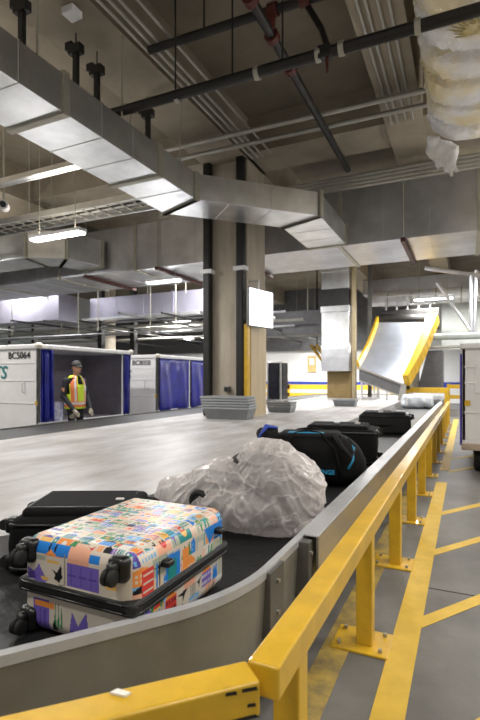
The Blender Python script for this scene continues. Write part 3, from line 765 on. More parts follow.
for y in (4.95, 5.62, 6.3): obj('coupling', MB().tube([(-2.2, y-0.05, 5.72), (-2.2, y+0.05, 5.72)], 0.09, 12), M['red'], p3)
obj('red_elbow', MB().tube([(-2.2, 5.5, 5.73), (-2.18, 5.5, 5.95)], 0.075, 10), M['red'], p3)
p4 = pipe('sprinkler_pipe', 'short sprinkler drop with head hanging off the black main', [(-1.72, 5.55, 5.90), (-1.52, 5.45, 5.5), (-1.42, 5.34, 5.2)], 0.036, M['pipe_black'])
obj('valve', MB().box(-1.50, -1.35, 5.19, 5.32, 5.0, 5.14), M['black_metal'], p4, bevel=0.02)
obj('sprinkler_head', MB().tube([(-1.4, 5.25, 5.0), (-1.4, 5.25, 4.84)], [0.022, 0.012], 8), M['red'], p4)
for k, (x, z) in enumerate(((-4.02, 6.0), (-3.90, 6.0), (-3.78, 6.0), (-3.62, 6.05))):
    pipe('conduit', '%s thin grey conduit out from the ceiling beam, running lengthwise over the jogging duct' % ('first', 'second', 'third', 'fourth', 'fifth', 'sixth', 'seventh', 'eighth', 'ninth')[k], [(x, -1, z), (x, 9.15, z)], 0.022, M['pipe_grey'], 'conduits beside the beam', 'conduit', 8)
for k in range(5):
    z = 5.78 + 0.085*(k % 3); y = 7.7 + 0.14*k
    pipe('conduit', '%s grey conduit of the bundle crossing behind the black sprinkler main, counted away from it' % ('first', 'second', 'third', 'fourth', 'fifth', 'sixth', 'seventh', 'eighth', 'ninth')[k], [(-5.3, y, z), (-0.3, y+0.06, z)], 0.038, M['pipe_grey'], 'conduits crossing behind the sprinkler main', 'conduit', 8)
for k in range(4):
    z = 5.52 + 0.12*k; y = 10.35 + 0.1*k
    pipe('conduit', '%s grey conduit from below of those along the top of the wide cross duct' % ('first', 'second', 'third', 'fourth', 'fifth', 'sixth', 'seventh', 'eighth', 'ninth')[k], [(-4.0, y, z), (4.5, y, z)], 0.035, M['pipe_grey'], 'conduits above the cross duct', 'conduit', 8)
for k, x in enumerate((-1.22, -1.12, -0.98, -0.86)):
    pipe('conduit', '%s slim conduit toward the wrapped duct of those fixed lengthwise under the beam' % ('first', 'second', 'third', 'fourth', 'fifth', 'sixth', 'seventh', 'eighth', 'ninth')[k], [(x, 0.5, 6.06), (x, 9.1, 6.06)], 0.022, M['pipe_grey'], 'conduits under the beam by the wrapped duct', 'conduit', 8)
# cable ladder by the near lamp
t = thing('cable_ladder', 'pale cable ladder carrying cables above the near hanging lamp', 'cable ladder', (-7, 7.0, 4.75))
for y in (7.15, 7.75):
    obj('side_rail', MB().box(-13, -4.9, y-0.02, y+0.02, 4.72, 4.84), M['galv'], t)
g = MB()
for k in range(27): g.box(-12.9 + 0.3*k, -12.875 + 0.3*k, 7.17, 7.73, 4.76, 4.78)
obj('rungs', g, M['galv_rib'], t)
for k, y in enumerate((7.24, 7.34, 7.44, 7.52, 7.62)):
    obj('cable', MB().tube([(-13, y, 4.80), (-9, y+0.03, 4.80), (-4.9, y-0.02, 4.80)], 0.035, 8), (M['maroon'], M['pipe_grey'], M['black_metal'], M['pipe_grey'], M['bracket'])[k], t)
for x in (-11, -8.2, -5.6): obj('hanger', MB().tube([(x, 7.15, 4.72), (x, 7.15, CZ)], 0.012, 6).tube([(x, 7.75, 4.72), (x, 7.75, CZ)], 0.012, 6), M['galv_rib'], t)
t = thing('strut_channel', 'pale strut channel crossing under the near end of the overhead duct', 'strut', (-7, 5.9, 4.3))
obj('channel', MB().box(-12, -5.15, 6.0, 6.09, 4.95, 5.04).box(-12, -5.15, 6.12, 6.16, 4.95, 4.99), M['galv'], t)
t = thing('cctv_camera', 'small white ceiling camera by the cable ladder at the picture edge', 'camera', (-8.2, 6.3, 4.8))
q = atZ(4, 205, 4.75)
obj('body', MB().tube([(q.x-0.1, q.y+0.1, q.z), (q.x+0.12, q.y-0.12, q.z-0.04)], 0.09, 14), M['white'], t)
obj('mount', MB().tube([(q.x, q.y, q.z), (q.x, q.y, CZ)], 0.02, 8), M['galv_rib'], t)
obj('lens', MB().tube([(q.x+0.11, q.y-0.11, q.z-0.038), (q.x+0.135, q.y-0.135, q.z-0.045)], 0.06, 12), M['glass_dark'], t)
q = atZ(72, 11, 6.0)
tag(obj('junction_box', MB().box(q.x-0.09, q.x+0.09, q.y-0.09, q.y+0.09, 5.93, 6.02), M['white'], bevel=0.01), 'small white junction box on the conduits under the ceiling beam', 'junction box')
# far pipework
rnd = random.Random(3)
for k in range(9):
    y = 15.0 + 1.1*k; z = 3.15 + 0.16*((k*2) % 5) + 0.05*k
    pipe('far_conduit', '%s thin pipe back of the tangle running across beyond the carts' % ('first', 'second', 'third', 'fourth', 'fifth', 'sixth', 'seventh', 'eighth', 'ninth')[k], [(-23.97, y, z), (-6.2, y, z + 0.05)], rnd.choice((0.03, 0.045, 0.06)), rnd.choice((M['pipe_grey'], M['black_metal'], M['galv_dull'])), 'far cross pipes', 'pipe', 8)
for k in range(7):
    x = -7.4 - 1.8*k
    pipe('far_conduit', '%s slim dark pipe out from the columns, running lengthwise above the parked carts' % ('first', 'second', 'third', 'fourth', 'fifth', 'sixth', 'seventh', 'eighth', 'ninth')[k], [(x, 13.4, 3.5 + 0.1*(k%3)), (x, 28.5, 3.5 + 0.1*(k%3))], 0.04, M['black_metal'] if k % 2 else M['bracket'], 'far lengthwise pipes', 'pipe', 8)
for k in range(8):
    x = -8.0 - 1.55*k; y = 14.2 + 0.6*(k % 3)
    pipe('hanger_rod', '%s thin hanger rod out from the column, dropping to the far pipes' % ('first', 'second', 'third', 'fourth', 'fifth', 'sixth', 'seventh', 'eighth', 'ninth')[k], [(x, y, 3.2), (x, y, CZ)], 0.02, M['galv_rib'], 'far hanger rods', 'rod', 6)
for (x, y, lab) in ((-13.6, 17.6, 'dark steel post behind the gap between the two carts'), (-15.3, 17.4, 'dark steel post behind the worker and the open cart'), (-19.4, 14.0, 'dark steel post behind the numbered end of the open cart'), (-10.3, 24.0, 'dark steel post far behind the closed cart')):
    tag(obj('steel_post', MB().box(x-0.12, x+0.12, y-0.12, y+0.12, 0, CZ), M['black_metal']), lab, 'post', 'far steel posts')
# silver insulated pipe and clutter over the slide
duct('air_duct', 'dull far cross duct hung above the foil insulated pipe', [(-4.4, 23.4), (5.8, 23.4)], 0.9, 5.3, 5.98, M['galv_dull'], seams=1.6)
tag(obj('steel_post', MB().box(-3.75, -3.6, 20.6, 20.75, DZ, CZ), M['bracket']), 'dark steel post standing between the silver drop duct and the slide', 'post')
p = pipe('insulated_pipe', 'big shiny foil insulated pipe crossing above the steel slide', [(-4.0, 22.5, 5.0), (-1.4, 22.5, 4.98), (5.5, 22.5, 4.9)], 0.33, M['insul'], n=20)
for x in (-3.2, -2.2, -1.2, -0.2, 0.8): obj('band', MB().tube([(x, 22.5, 4.963), (x+0.05, 22.5, 4.961)], 0.345, 20), M['galv_rib'], p)
pipe('horizontal_pipe', 'grey green horizontal pipe running behind the slide toward the far wall', [(-2.6, 20.5, 3.05), (5.5, 20.5, 3.0)], 0.13, mat('grey_green_paint', (0.36, 0.40, 0.38), 0.4, var=0.08), n=14)
pipe('horizontal_pipe', 'thin pale pipe below the grey green pipe behind the slide', [(-2.6, 20.3, 2.62), (5.5, 20.3, 2.6)], 0.06, M['pipe_grey'], n=10)
t = thing('steel_brace', 'steel bracing frame of diagonal tubes above the cart across the lane', 'frame', (0, 16, 3))
obj('diagonal', MB().tube([atY(437, 283, 17), atY(470, 330, 17)], 0.05, 8), M['galv_dull'], t)
obj('upright', MB().tube([atY(471, 275, 17), atY(471, 332, 17)], 0.06, 8), M['galv_dull'], t)
obj('upright', MB().tube([atY(476, 270, 17), atY(474, 332, 17)], 0.05, 8), M['galv_dull'], t)
obj('crossbar', MB().tube([atY(425, 268, 17), atY(480, 276, 17)], 0.07, 8), M['galv_dull'], t)
tag(obj('wall_panel', MB().box(-1.0, 3.5, 23.6, 23.75, 2.7, 5.0), mat('pale_panel', (0.62, 0.65, 0.62), 0.5, var=0.06)), 'pale grey panel wall standing behind the top of the slide', 'panel')

# cladding duct on the second column
t = thing('drop_duct', 'boxy silver vertical duct clad against the far column with a black band', 'duct', (-4.65, 18.7, 1.65))
for (z0, z1, dx, dep, m, nm) in ((1.68, 2.55, 0.0, 0.42, M['galv_dull'], 'lower_box'), (2.55, 4.02, 0.0, 0.36, M['galv'], 'main_box'), (4.02, 4.26, 0.03, 0.42, M['galv'], 'collar'), (4.92, 5.6, 0.0, 0.36, M['galv'], 'upper_box'), (5.6, 6.03, 0.02, 0.42, M['galv'], 'top_collar')):
    obj(nm, MB().box(-5.22-dx, -4.12+dx, 19.085-dep, 19.085, z0, z1), m, t, bevel=0.012)
obj('black_band', MB().box(-5.30, -4.12, 18.62, 19.085, 4.26, 4.92), M['black_metal'], t, bevel=0.01)
tag(obj('steel_post', MB().box(-4.05, -3.90, 18.9, 19.05, DZ, 6.1), mat('tan_post', (0.40, 0.33, 0.20), 0.55, var=0.1), bevel=0.01), 'slim tan steel post beside the silver drop duct', 'post')

# steel slide feeding the carousel
t = thing('baggage_slide', 'wide shiny steel baggage slide with yellow side rails feeding the carousel', 'slide', (-2.9, 19, DZ))
bl = Vector((-3.58, 18.0, 1.78)); br = Vector((-2.05, 18.0, 1.16))
tl = atY(379, 322, 21.0); trr = atY(427, 322, 21.0)
up = Vector((0, -0.05, 0.08))
n_ = 10
def lerp(a, b, k): return a + (b-a)*k
g = MB(); A_ = []; B_ = []
for i in range(n_+1):
    k = i/n_; s_ = 0.18*math.sin(math.pi*k)
    A_.append(lerp(bl, tl, k) - Vector((0,0,s_))); B_.append(lerp(br, trr, k) - Vector((0,0,s_)))
g.strip(A_, B_); g.strip([v - Vector((0,0,0.06)) for v in B_], [v - Vector((0,0,0.06)) for v in A_])
obj('bed', g, M['slide'], t, smooth=True)
rl = MB()
for i in range(n_): rl.bar(B_[i] + Vector((0.12 + 0.12*i/n_,0,0.16)), B_[i+1] + Vector((0.12 + 0.12*(i+1)/n_,0,0.16)), 0.20 + 0.022*i, 0.44)
obj('side_rail', rl, M['yellow'], t)
rl = MB()
for i in range(n_): rl.bar(A_[i] + Vector((-0.05,0,0.10)), A_[i+1] + Vector((-0.05,0,0.10)), 0.09, 0.34)
obj('side_rail', rl, M['yellow'], t)
obj('lip_panel', MB().hexa([bl + Vector((0,-0.06,-0.46)), br + Vector((0,-0.06,-0.42)), br + Vector((0,0.05,-0.42)), bl + Vector((0,0.05,-0.46))],
                           [bl + Vector((0,-0.06,0.0)), br + Vector((0,-0.06,0.0)), br + Vector((0,0.05,0.0)), bl + Vector((0,0.05,0.0))]), M['conv_grey'], t)
obj('lip_edge', MB().bar(bl + Vector((-0.03,-0.07,0.02)), br + Vector((0.03,-0.07,0.02)), 0.08, 0.07).bar(bl + Vector((0,-0.07,-0.46)), br + Vector((0,-0.07,-0.42)), 0.05), M['steel'], t)
obj('chute_end', MB().hexa([br + Vector((-0.15,-0.2,-0.53)), br + Vector((0.12,-0.2,-0.53)), br + Vector((0.12,0.1,-0.53)), br + Vector((-0.15,0.1,-0.53))],
                           [br + Vector((-0.05,-0.06,0.02)), br + Vector((0.12,-0.06,0.02)), br + Vector((0.12,0.1,0.02)), br + Vector((-0.05,0.1,0.02))]), M['steel'], t)
for x in (-3.5, -3.05, -2.6):
    obj('leg', MB().box(x-0.035, x+0.035, 18.0, 18.07, DZ, 1.80 - (x+3.62)*0.42 - 0.44), M['galv'], t)
for x in (-3.3, -2.0):
    obj('leg', MB().box(x-0.05, x+0.05, 20.4, 20.5, DZ, 3.0), M['galv'], t)
tp = (tl + trr) / 2
obj('top_roller', MB().tube([tl + Vector((0,0.2,0.12)), trr + Vector((0.1,0.2,0.12))], 0.24, 14), M['black_metal'], t)
obj('head_box', MB().box(tl.x, trr.x+0.45, 21.2, 21.7, tl.z-0.35, tl.z+0.50), M['black_metal'], t, bevel=0.03)
fr = MB()
for k in range(5):
    x = tl.x + 0.15 + k*0.45; fr.box(x, x+0.05, 21.8, 21.86, tl.z+0.4, tl.z+1.25)
for z in (0.75, 1.15): fr.box(tl.x, trr.x+0.3, 21.8, 21.86, tl.z+z, tl.z+z+0.06)
obj('top_frame', fr, M['white'], t)
# curtain housing under the slide and barrier at the belt end
t = thing('grey_hood', 'tall grey hood of the conveyor under the slide beside the yellow barrier', 'hood', (-1.6, 20.8, 0.6))
q0 = atY(432, 345, 20.6); q1 = atY(443, 388, 20.6)
obj('curved_plate', MB().hexa([(q0.x-0.55, 20.4, 0.9), (q1.x, 20.4, 0.9), (q1.x, 21.4, 0.9), (q0.x-0.55, 21.4, 0.9)], [(q0.x-0.15, 20.4, 2.5), (q1.x, 20.4, 2.5), (q1.x, 21.4, 2.5), (q0.x-0.15, 21.4, 2.5)]), M['conv_grey'], t, bevel=0.03)
obj('white_side', MB().box(-2.35, -1.75, 20.9, 21.3, 0.9, 2.7), mat('cream_panel', (0.62, 0.57, 0.47), 0.5, var=0.08), t, bevel=0.02)
t = thing('barrier', 'yellow horizontal barrier bar across the belt end under the slide', 'barrier', (-1.4, 19, DZ))
obj('bar', MB().box(-2.1, -0.60, 18.95, 19.07, 0.86, 1.06), M['yellow'], t, bevel=0.01)
for x in (-1.99, -0.66): obj('post', MB().box(x-0.05, x+0.05, 18.98, 19.06, DZ + 0.001 if x < -1 else 0, 0.87), M['yellow'], t)
obj('motor_box', MB().box(-2.12, -1.9, 18.85, 18.97, 1.0, 1.2), M['black_metal'], t)
t = thing('barrier', 'yellow guard barrier standing farther down the lane by the far wall', 'barrier', (-0.6, 22.5, 0))
obj('bar', MB().box(-0.75, 2.5, 23.0, 23.12, 0.95, 1.12).box(-0.75, 2.5, 23.0, 23.12, 0.5, 0.66), M['yellow'], t)
for x in (-0.7, 0.8, 2.3): obj('post', MB().box(x-0.06, x+0.06, 22.99, 23.13, 0, 1.15), M['yellow'], t)
t = thing('wrapped_parcel', 'silvery plastic wrapped parcel lying at the far end of the belt', 'parcel', (-1.3, 16.6, BZ))
pm = fused('p', MB().rbox((-1.42, 16.5, BZ+0.225), (0.95, 0.8, 0.40), 0.12, 10), 0.04, 2, lambda v, n: 0.05*noise.noise(v*5))
obj('wrapping', pm, mat('silver_wrap', (0.62, 0.66, 0.70), 0.25, 0.2, var=0.12, scale=9, bump=0.4, bscale=14), t, smooth=True)
obj('tag', MB().box(-1.75, -1.68, 16.06, 16.09, BZ+0.1, BZ+0.42), M['white'], t)
# yellow bollard barrier along the back wall, wall notice, brace, dark bridge
t = thing('barrier', 'long low yellow barrier along the foot of the far white wall', 'barrier', (-9, 27.5, 0))
obj('bar', MB().box(-16, -3.6, 27.5, 27.62, 0.72, 1.0).box(-16, -3.6, 27.5, 27.62, 0.3, 0.5), M['yellow'], t)
for x in range(-16, -3, 3): obj('post', MB().box(x+0.3-0.06, x+0.3+0.06, 27.5, 27.63, 0, 1.03), M['yellow'], t)
q = atY(311, 364, 28.9)
t = thing('notice_board', 'yellowish notice board on the far white wall', 'notice board', (q.x, 28.95, q.z))
obj('board', MB().box(q.x-0.22, q.x+0.30, 28.9, 28.97, q.z-0.5, q.z+0.5), mat('tan_board', (0.55, 0.40, 0.17), 0.6, var=0.2, scale=8), t)
obj('sheet', MB().box(q.x-0.1, q.x+0.2, 28.885, 28.9, q.z-0.05, q.z+0.35), M['paper'], t)
t = thing('yellow_brace', 'pair of slanting yellow brace bars hanging beside the silver drop duct', 'brace', (-6, 22, 3))
obj('bar', MB().bar(atY(311, 345, 22), atY(324, 363, 22), 0.13), M['yellow'], t)
obj('bar', MB().bar(atY(316, 345, 22), atY(329, 362, 22), 0.13), M['yellow'], t)
q = atY(317, 348, 22); obj('hanger', MB().tube([q, (q.x, 22, CZ)], 0.03, 6).tube([q, atY(312, 346, 22)], 0.03, 6), M['black_metal'], t)
a_ = atY(266, 313, 20); b_ = atY(324, 334, 20)
t = thing('conveyor_bridge', 'dark grey overhead conveyor bridge between the two columns', 'conveyor', (a_.x, 20, b_.z))
obj('side_plate', MB().box(a_.x-2.0, b_.x+0.6, 20.0, 20.08, b_.z, a_.z), M['conv_grey'], t)
obj('bed_plate', MB().box(a_.x-2.0, b_.x+0.6, 20.08, 21.0, b_.z, b_.z+0.1), M['conv_grey'], t)
for x in (-8.2, -6.2): obj('hanger', MB().tube([(x, 20.04, a_.z), (x, 20.04, CZ)], 0.03, 6), M['galv_rib'], t)
a_ = atY(160, 320, 18)
#@@PART3

# ------------------------------------------------------------------ luggage on the belt
# patterned suitcase ------------------------------------------------
PAL = {'c': (0.64, 0.57, 0.48), 'w': (0.68, 0.66, 0.62), 'b': (0.02, 0.20, 0.62), 'l': (0.16, 0.42, 0.72), 'o': (0.78, 0.27, 0.06), 'p': (0.78, 0.40, 0.27), 'v': (0.17, 0.12, 0.46),
       'd': (0.09, 0.06, 0.30), 'g': (0.05, 0.24, 0.09), 't': (0.02, 0.24, 0.24), 'k': (0.015, 0.015, 0.018), 'r': (0.60, 0.05, 0.04), 'y': (0.75, 0.45, 0.12), 's': (0.36, 0.40, 0.33)}
class Art:                         # small flat drawing board in metres; colour at (u, v)
    def __init__(s, w, h, bg): s.w, s.h, s.sh, s.bg = w, h, [], bg
    def rect(s, x, y, w, h, c): s.sh.append(('r', x, y, x+w, y+h, c))
    def poly(s, pts, c): s.sh.append(('p', pts, c))
    def disc(s, x, y, r, c, ry=None): s.sh.append(('d', x, y, r, ry or r, c))
    def at(s, u, v):
        for q in reversed(s.sh):
            if q[0] == 'r':
                if q[1] <= u <= q[3] and q[2] <= v <= q[4]: return q[5]
            elif q[0] == 'd':
                if ((u-q[1])/q[3])**2 + ((v-q[2])/q[4])**2 <= 1: return q[5]
            else:
                P = q[1]; ins = False; j = len(P)-1
                for i in range(len(P)):
                    if (P[i][1] > v) != (P[j][1] > v) and u < (P[j][0]-P[i][0])*(v-P[i][1])/(P[j][1]-P[i][1]) + P[i][0]: ins = not ins
                    j = i
                if ins: return q[2]
        return s.bg
def town(w, h, seed, cell=0.075, bg='c'):
    rr = random.Random(seed); A = Art(w, h, bg); y = 0.0
    while y < h:
        rh = cell*(0.7 + 0.7*rr.random()); x = 0.0
        while x < w:
            rw = cell*(0.5 + 1.1*rr.random()); k = rr.random(); c = rr.choice('bbbloopppvdggrryyoskwctt')
            if rr.random() < 0.2: A.rect(x, y, rw, rh, rr.choice('pwwsylp'))
            if k < 0.34:                                    # house with roof and windows
                A.rect(x, y, rw*0.9, rh*0.7, c); A.poly([(x-0.004, y+rh*0.7), (x+rw*0.45, y+rh), (x+rw*0.92, y+rh*0.7)], rr.choice('orbvkt'))
                c2 = rr.choice('wckly')
                for i in range(max(1, int(rw/0.018))):
                    for j in range(2): A.rect(x+0.006+i*0.018, y+0.008+j*rh*0.32, 0.009, rh*0.18, c2)
            elif k < 0.50:                                  # stripes
                for i in range(int(rw/0.011)): A.rect(x+i*0.011, y, 0.0055, rh*0.85, c)
            elif k < 0.62:                                  # leaves
                for i in range(4): A.disc(x+rw*(0.15+0.22*i), y+rh*(0.3+0.3*(i%2)), 0.007, rr.choice('ggts'), rh*0.3)
            elif k < 0.74:                                  # hill or wave
                A.poly([(x, y), (x+rw*0.3, y+rh*0.8), (x+rw*0.55, y+rh*0.45), (x+rw*0.8, y+rh*0.9), (x+rw, y)], c)
            elif k < 0.86:
                A.rect(x, y, rw*0.95, rh*0.9, c); A.disc(x+rw*0.5, y+rh*0.45, rh*0.22, rr.choice('wyorc'))
            else:                                           # bird
                A.poly([(x, y+rh*0.5), (x+rw*0.4, y+rh*0.35), (x+rw*0.35, y), (x+rw*0.55, y+rh*0.35), (x+rw*0.9, y+rh*0.7), (x+rw*0.5, y+rh*0.55)], rr.choice('kkdr'))
            x += rw
        y += rh
    return A
SX, SY = 0.554, 0.715
art_top = town(SX, SY, 5, 0.044)
# the wheel end: blue lake, peach band, violet buildings, black birds, green pines
def front_art():
    A = Art(SX, 0.36, 'c')
    A.rect(0.07, 0.265, 0.18, 0.06, 'b'); A.poly([(0.13, 0.262), (0.16, 0.285), (0.19, 0.268), (0.24, 0.262)], 'o')
    for i in range(2): A.disc(0.15+0.03*i, 0.292, 0.005, 'k', 0.014)
    A.rect(0.06, 0.24, 0.075, 0.02, 's'); A.rect(0.145, 0.235, 0.06, 0.012, 'y')
    A.rect(0.25, 0.25, 0.10, 0.065, 'p'); A.rect(0.35, 0.265, 0.05, 0.03, 'b')
    A.rect(0.245, 0.165, 0.155, 0.085, 'v')
    for i in range(3): A.rect(0.262+0.05*i, 0.175, 0.004, 0.068, 'd'); A.rect(0.25+0.05*i, 0.205, 0.04, 0.004, 'd')
    A.poly([(0.03, 0.155), (0.03, 0.205), (0.075, 0.195), (0.10, 0.225), (0.145, 0.165), (0.11, 0.15), (0.06, 0.165)], 'v')
    A.poly([(0.03, 0.18), (0.075, 0.195), (0.085, 0.165), (0.05, 0.165)], 'd')
    A.poly([(0.165, 0.215), (0.195, 0.205), (0.215, 0.24), (0.222, 0.19), (0.205, 0.17), (0.18, 0.18), (0.185, 0.198)], 'k')
    A.poly([(0.205, 0.165), (0.222, 0.16), (0.225, 0.17), (0.232, 0.145), (0.215, 0.145)], 'k')
    for i in range(4): A.poly([(0.165+0.02*i, 0.09), (0.172+0.02*i, 0.145+0.012*(i%2)), (0.179+0.02*i, 0.09)], 'g')
    A.disc(0.13, 0.175, 0.02, 'y', 0.008); A.disc(0.26, 0.14, 0.05, 'y', 0.014); A.rect(0.25, 0.105, 0.07, 0.02, 'k')
    A.rect(0.345, 0.115, 0.03, 0.012, 'd'); A.rect(0.33, 0.085, 0.06, 0.028, 's'); A.rect(0.405, 0.08, 0.01, 0.08, 'o')
    A.rect(0.43, 0.19, 0.05, 0.06, 'y'); A.poly([(0.41, 0.09), (0.43, 0.15), (0.47, 0.10)], 'v'); A.poly([(0.48, 0.10), (0.50, 0.16), (0.52, 0.10)], 't')
    # lower shell
    A.rect(0.07, 0.0, 0.085, 0.058, 'v'); A.rect(0.08, 0.045, 0.10, 0.01, 'o')
    for i in range(3): A.rect(0.08+0.025*i, 0.006, 0.004, 0.036, 'd')
    for i in range(3): A.poly([(0.18+0.016*i, 0.018), (0.186+0.016*i, 0.06), (0.192+0.016*i, 0.018)], 'g')
    A.poly([(0.165, 0.01), (0.18, 0.03), (0.20, 0.012)], 'k'); A.poly([(0.25, 0.0), (0.27, 0.05), (0.30, 0.03), (0.34, 0.055), (0.36, 0.0)], 'v')
    return A
def side_art():
    A = town(SY, 0.36, 11, 0.07)
    A.rect(0.20, 0.19, 0.10, 0.11, 'b'); A.rect(0.215, 0.20, 0.06, 0.075, 't'); A.rect(0.05, 0.20, 0.07, 0.10, 'r')
    for i in range(3): A.rect(0.055, 0.215+0.03*i, 0.06, 0.008, 'c')
    A.rect(0.32, 0.20, 0.05, 0.09, 'o'); A.rect(0.33, 0.12, 0.09, 0.06, 'p'); A.rect(0.44, 0.22, 0.05, 0.06, 'c')
    for i in range(5): A.disc(0.05+0.03*i, 0.15+0.02*(i%2), 0.010, 'g', 0.028)
    A.poly([(0.50, 0.32), (0.55, 0.24), (0.60, 0.29), (0.66, 0.23), (0.70, 0.32)], 'b'); A.rect(0.60, 0.16, 0.06, 0.05, 'd')
    A.rect(0.135, 0.18, 0.012, 0.12, 'b'); A.rect(0.155, 0.18, 0.006, 0.12, 'k')
    return A
art_front, art_side = front_art(), side_art()
X0, X1, Y0, Y1 = -1.602, -1.048, 1.355, 2.07
ZB, ZM0, ZM1, ZT = BZ+0.003, 0.602, 0.662, 0.824
print_m = bpy.data.materials.new('printed_shell'); print_m.use_nodes = True
_n = print_m.node_tree; _b = _n.nodes['Principled BSDF']; _a = _n.nodes.new('ShaderNodeAttribute'); _a.attribute_name = 'print'
_n.links.new(_a.outputs['Color'], _b.inputs['Base Color']); _b.inputs['Roughness'].default_value = 0.34; _b.inputs['Coat Weight'].default_value = 0.04; _b.inputs['Coat Roughness'].default_value = 0.15; _b.inputs['Specular IOR Level'].default_value = 0.2
def shell_obj(name, z0, z1, full0, full1, parent):
    g = MB(); c = ((X0+X1)/2, (Y0+Y1)/2, (full0+full1)/2)
    def clampz(w):
        w = w.copy(); w.z = max(z0 - c[2], min(z1 - c[2], w.z)); return w
    g.rbox(c, (X1-X0, Y1-Y0, full1-full0), 0.06, 190, fn=clampz)
    o = obj(name, g, print_m, parent, smooth=True)
    me = o.data; off = wloc(parent)
    ca = me.color_attributes.new('print', 'FLOAT_COLOR', 'CORNER')
    buf = [0.0]*(4*len(me.loops))
    for p in me.polygons:
        w = p.center + off; n = p.normal
        ax, ay, az = abs(n.x), abs(n.y), abs(n.z)
        if az > 0.72 : k = art_top.at(w.x - X0, w.y - Y0)
        elif ay > ax: k = art_front.at(w.x - X0 if n.y < 0 else X1 - w.x, (w.z - ZM1)*0.98 + 0.163 if w.z > 0.63 else (w.z - ZB)*0.42)
        else: k = art_side.at(w.y - Y0 if n.x > 0 else Y1 - w.y, w.z - ZB)
        col = PAL[k]
        for li in p.loop_indices: buf[4*li:4*li+4] = [*col, 1.0]
    ca.data.foreach_set('color', buf)
    return o
t = thing('suitcase', 'hardshell suitcase with colourful printed town pattern and black zip band lying flat', 'suitcase', ((X0+X1)/2, (Y0+Y1)/2, BZ))
up_s = shell_obj('upper_shell', ZM1-0.004, ZT, ZM1-0.14, ZT, t)
lo_s = shell_obj('lower_shell', ZB, ZM0+0.004, ZB, ZM0+0.14, t)
e = 0.012
zb_ = obj('zip_band', MB().rbox(((X0+X1)/2, (Y0+Y1)/2, (ZM0+ZM1)/2), (X1-X0+2*e, Y1-Y0+2*e, ZM1-ZM0), 0.022, 40,), M['zip'], t, smooth=True)
zl = MB()
for zz in (ZM0+0.016, ZM1-0.014):
    r_ = 0.05; x0, x1, y0, y1 = X0-e, X1+e, Y0-e, Y1+e
    pts = []
    for (cx, cy, a0) in ((x1-r_, y0+r_, -90), (x1-r_, y1-r_, 0), (x0+r_, y1-r_, 90), (x0+r_, y0+r_, 180)):
        for k in range(6): a = R(a0 + 18*k); pts.append((cx + r_*math.cos(a), cy + r_*math.sin(a), zz))
    pts.append(pts[0]); zl.tube(pts, 0.005, 6)
obj('zipper', zl, M['plastic_black'], zb_, smooth=True)
def caster(x, y, z, sx):
    h = obj('wheel_housing', MB().rbox((x, y+0.012, z), (0.085, 0.06, 0.095), 0.026, 12), M['plastic_black'], t, smooth=True)
    g = MB()
    for o_ in (-0.013, 0.013):
        g.tube([(x+o_-0.009, y-0.042, z-0.012), (x+o_-0.005, y-0.042, z-0.012), (x+o_+0.005, y-0.042, z-0.012), (x+o_+0.009, y-0.042, z-0.012)], [0.022, 0.030, 0.030, 0.022], 18)
    obj('wheel', g, M['rubber'], h, smooth=True)
    obj('fork', MB().tube([(x, y-0.01, z+0.012), (x, y-0.03, z+0.02), (x, y-0.042, z-0.012)], [0.026, 0.022, 0.014], 10), M['plastic_black'], h, smooth=True)
for x in (X0+0.045, X1-0.065): caster(x, Y0-0.006, ZT-0.055, 1)
for x in (X0+0.045, X1-0.13): caster(x, Y0-0.006, ZB+0.05, 1)
for y in (Y0+0.19, Y1-0.10):
    obj('side_foot', MB().rbox((X1+0.010, y, ZT-0.085), (0.05, 0.05, 0.028), 0.012, 10), M['plastic_black'], t, smooth=True)
obj('top_handle', MB().tube([(X0+0.18, Y1+0.004, 0.71), (X0+0.2, Y1+0.035, 0.71), (X1-0.2, Y1+0.035, 0.71), (X1-0.18, Y1+0.004, 0.71)], 0.012, 8), M['plastic_black'], t, smooth=True)
obj('corner_seam', MB().tube([(X0+0.235, Y0-0.001, ZM1), (X0+0.235, Y0-0.001, ZT-0.045)], 0.0025, 6), mat('seam_grey', (0.3, 0.27, 0.24), 0.4), t)

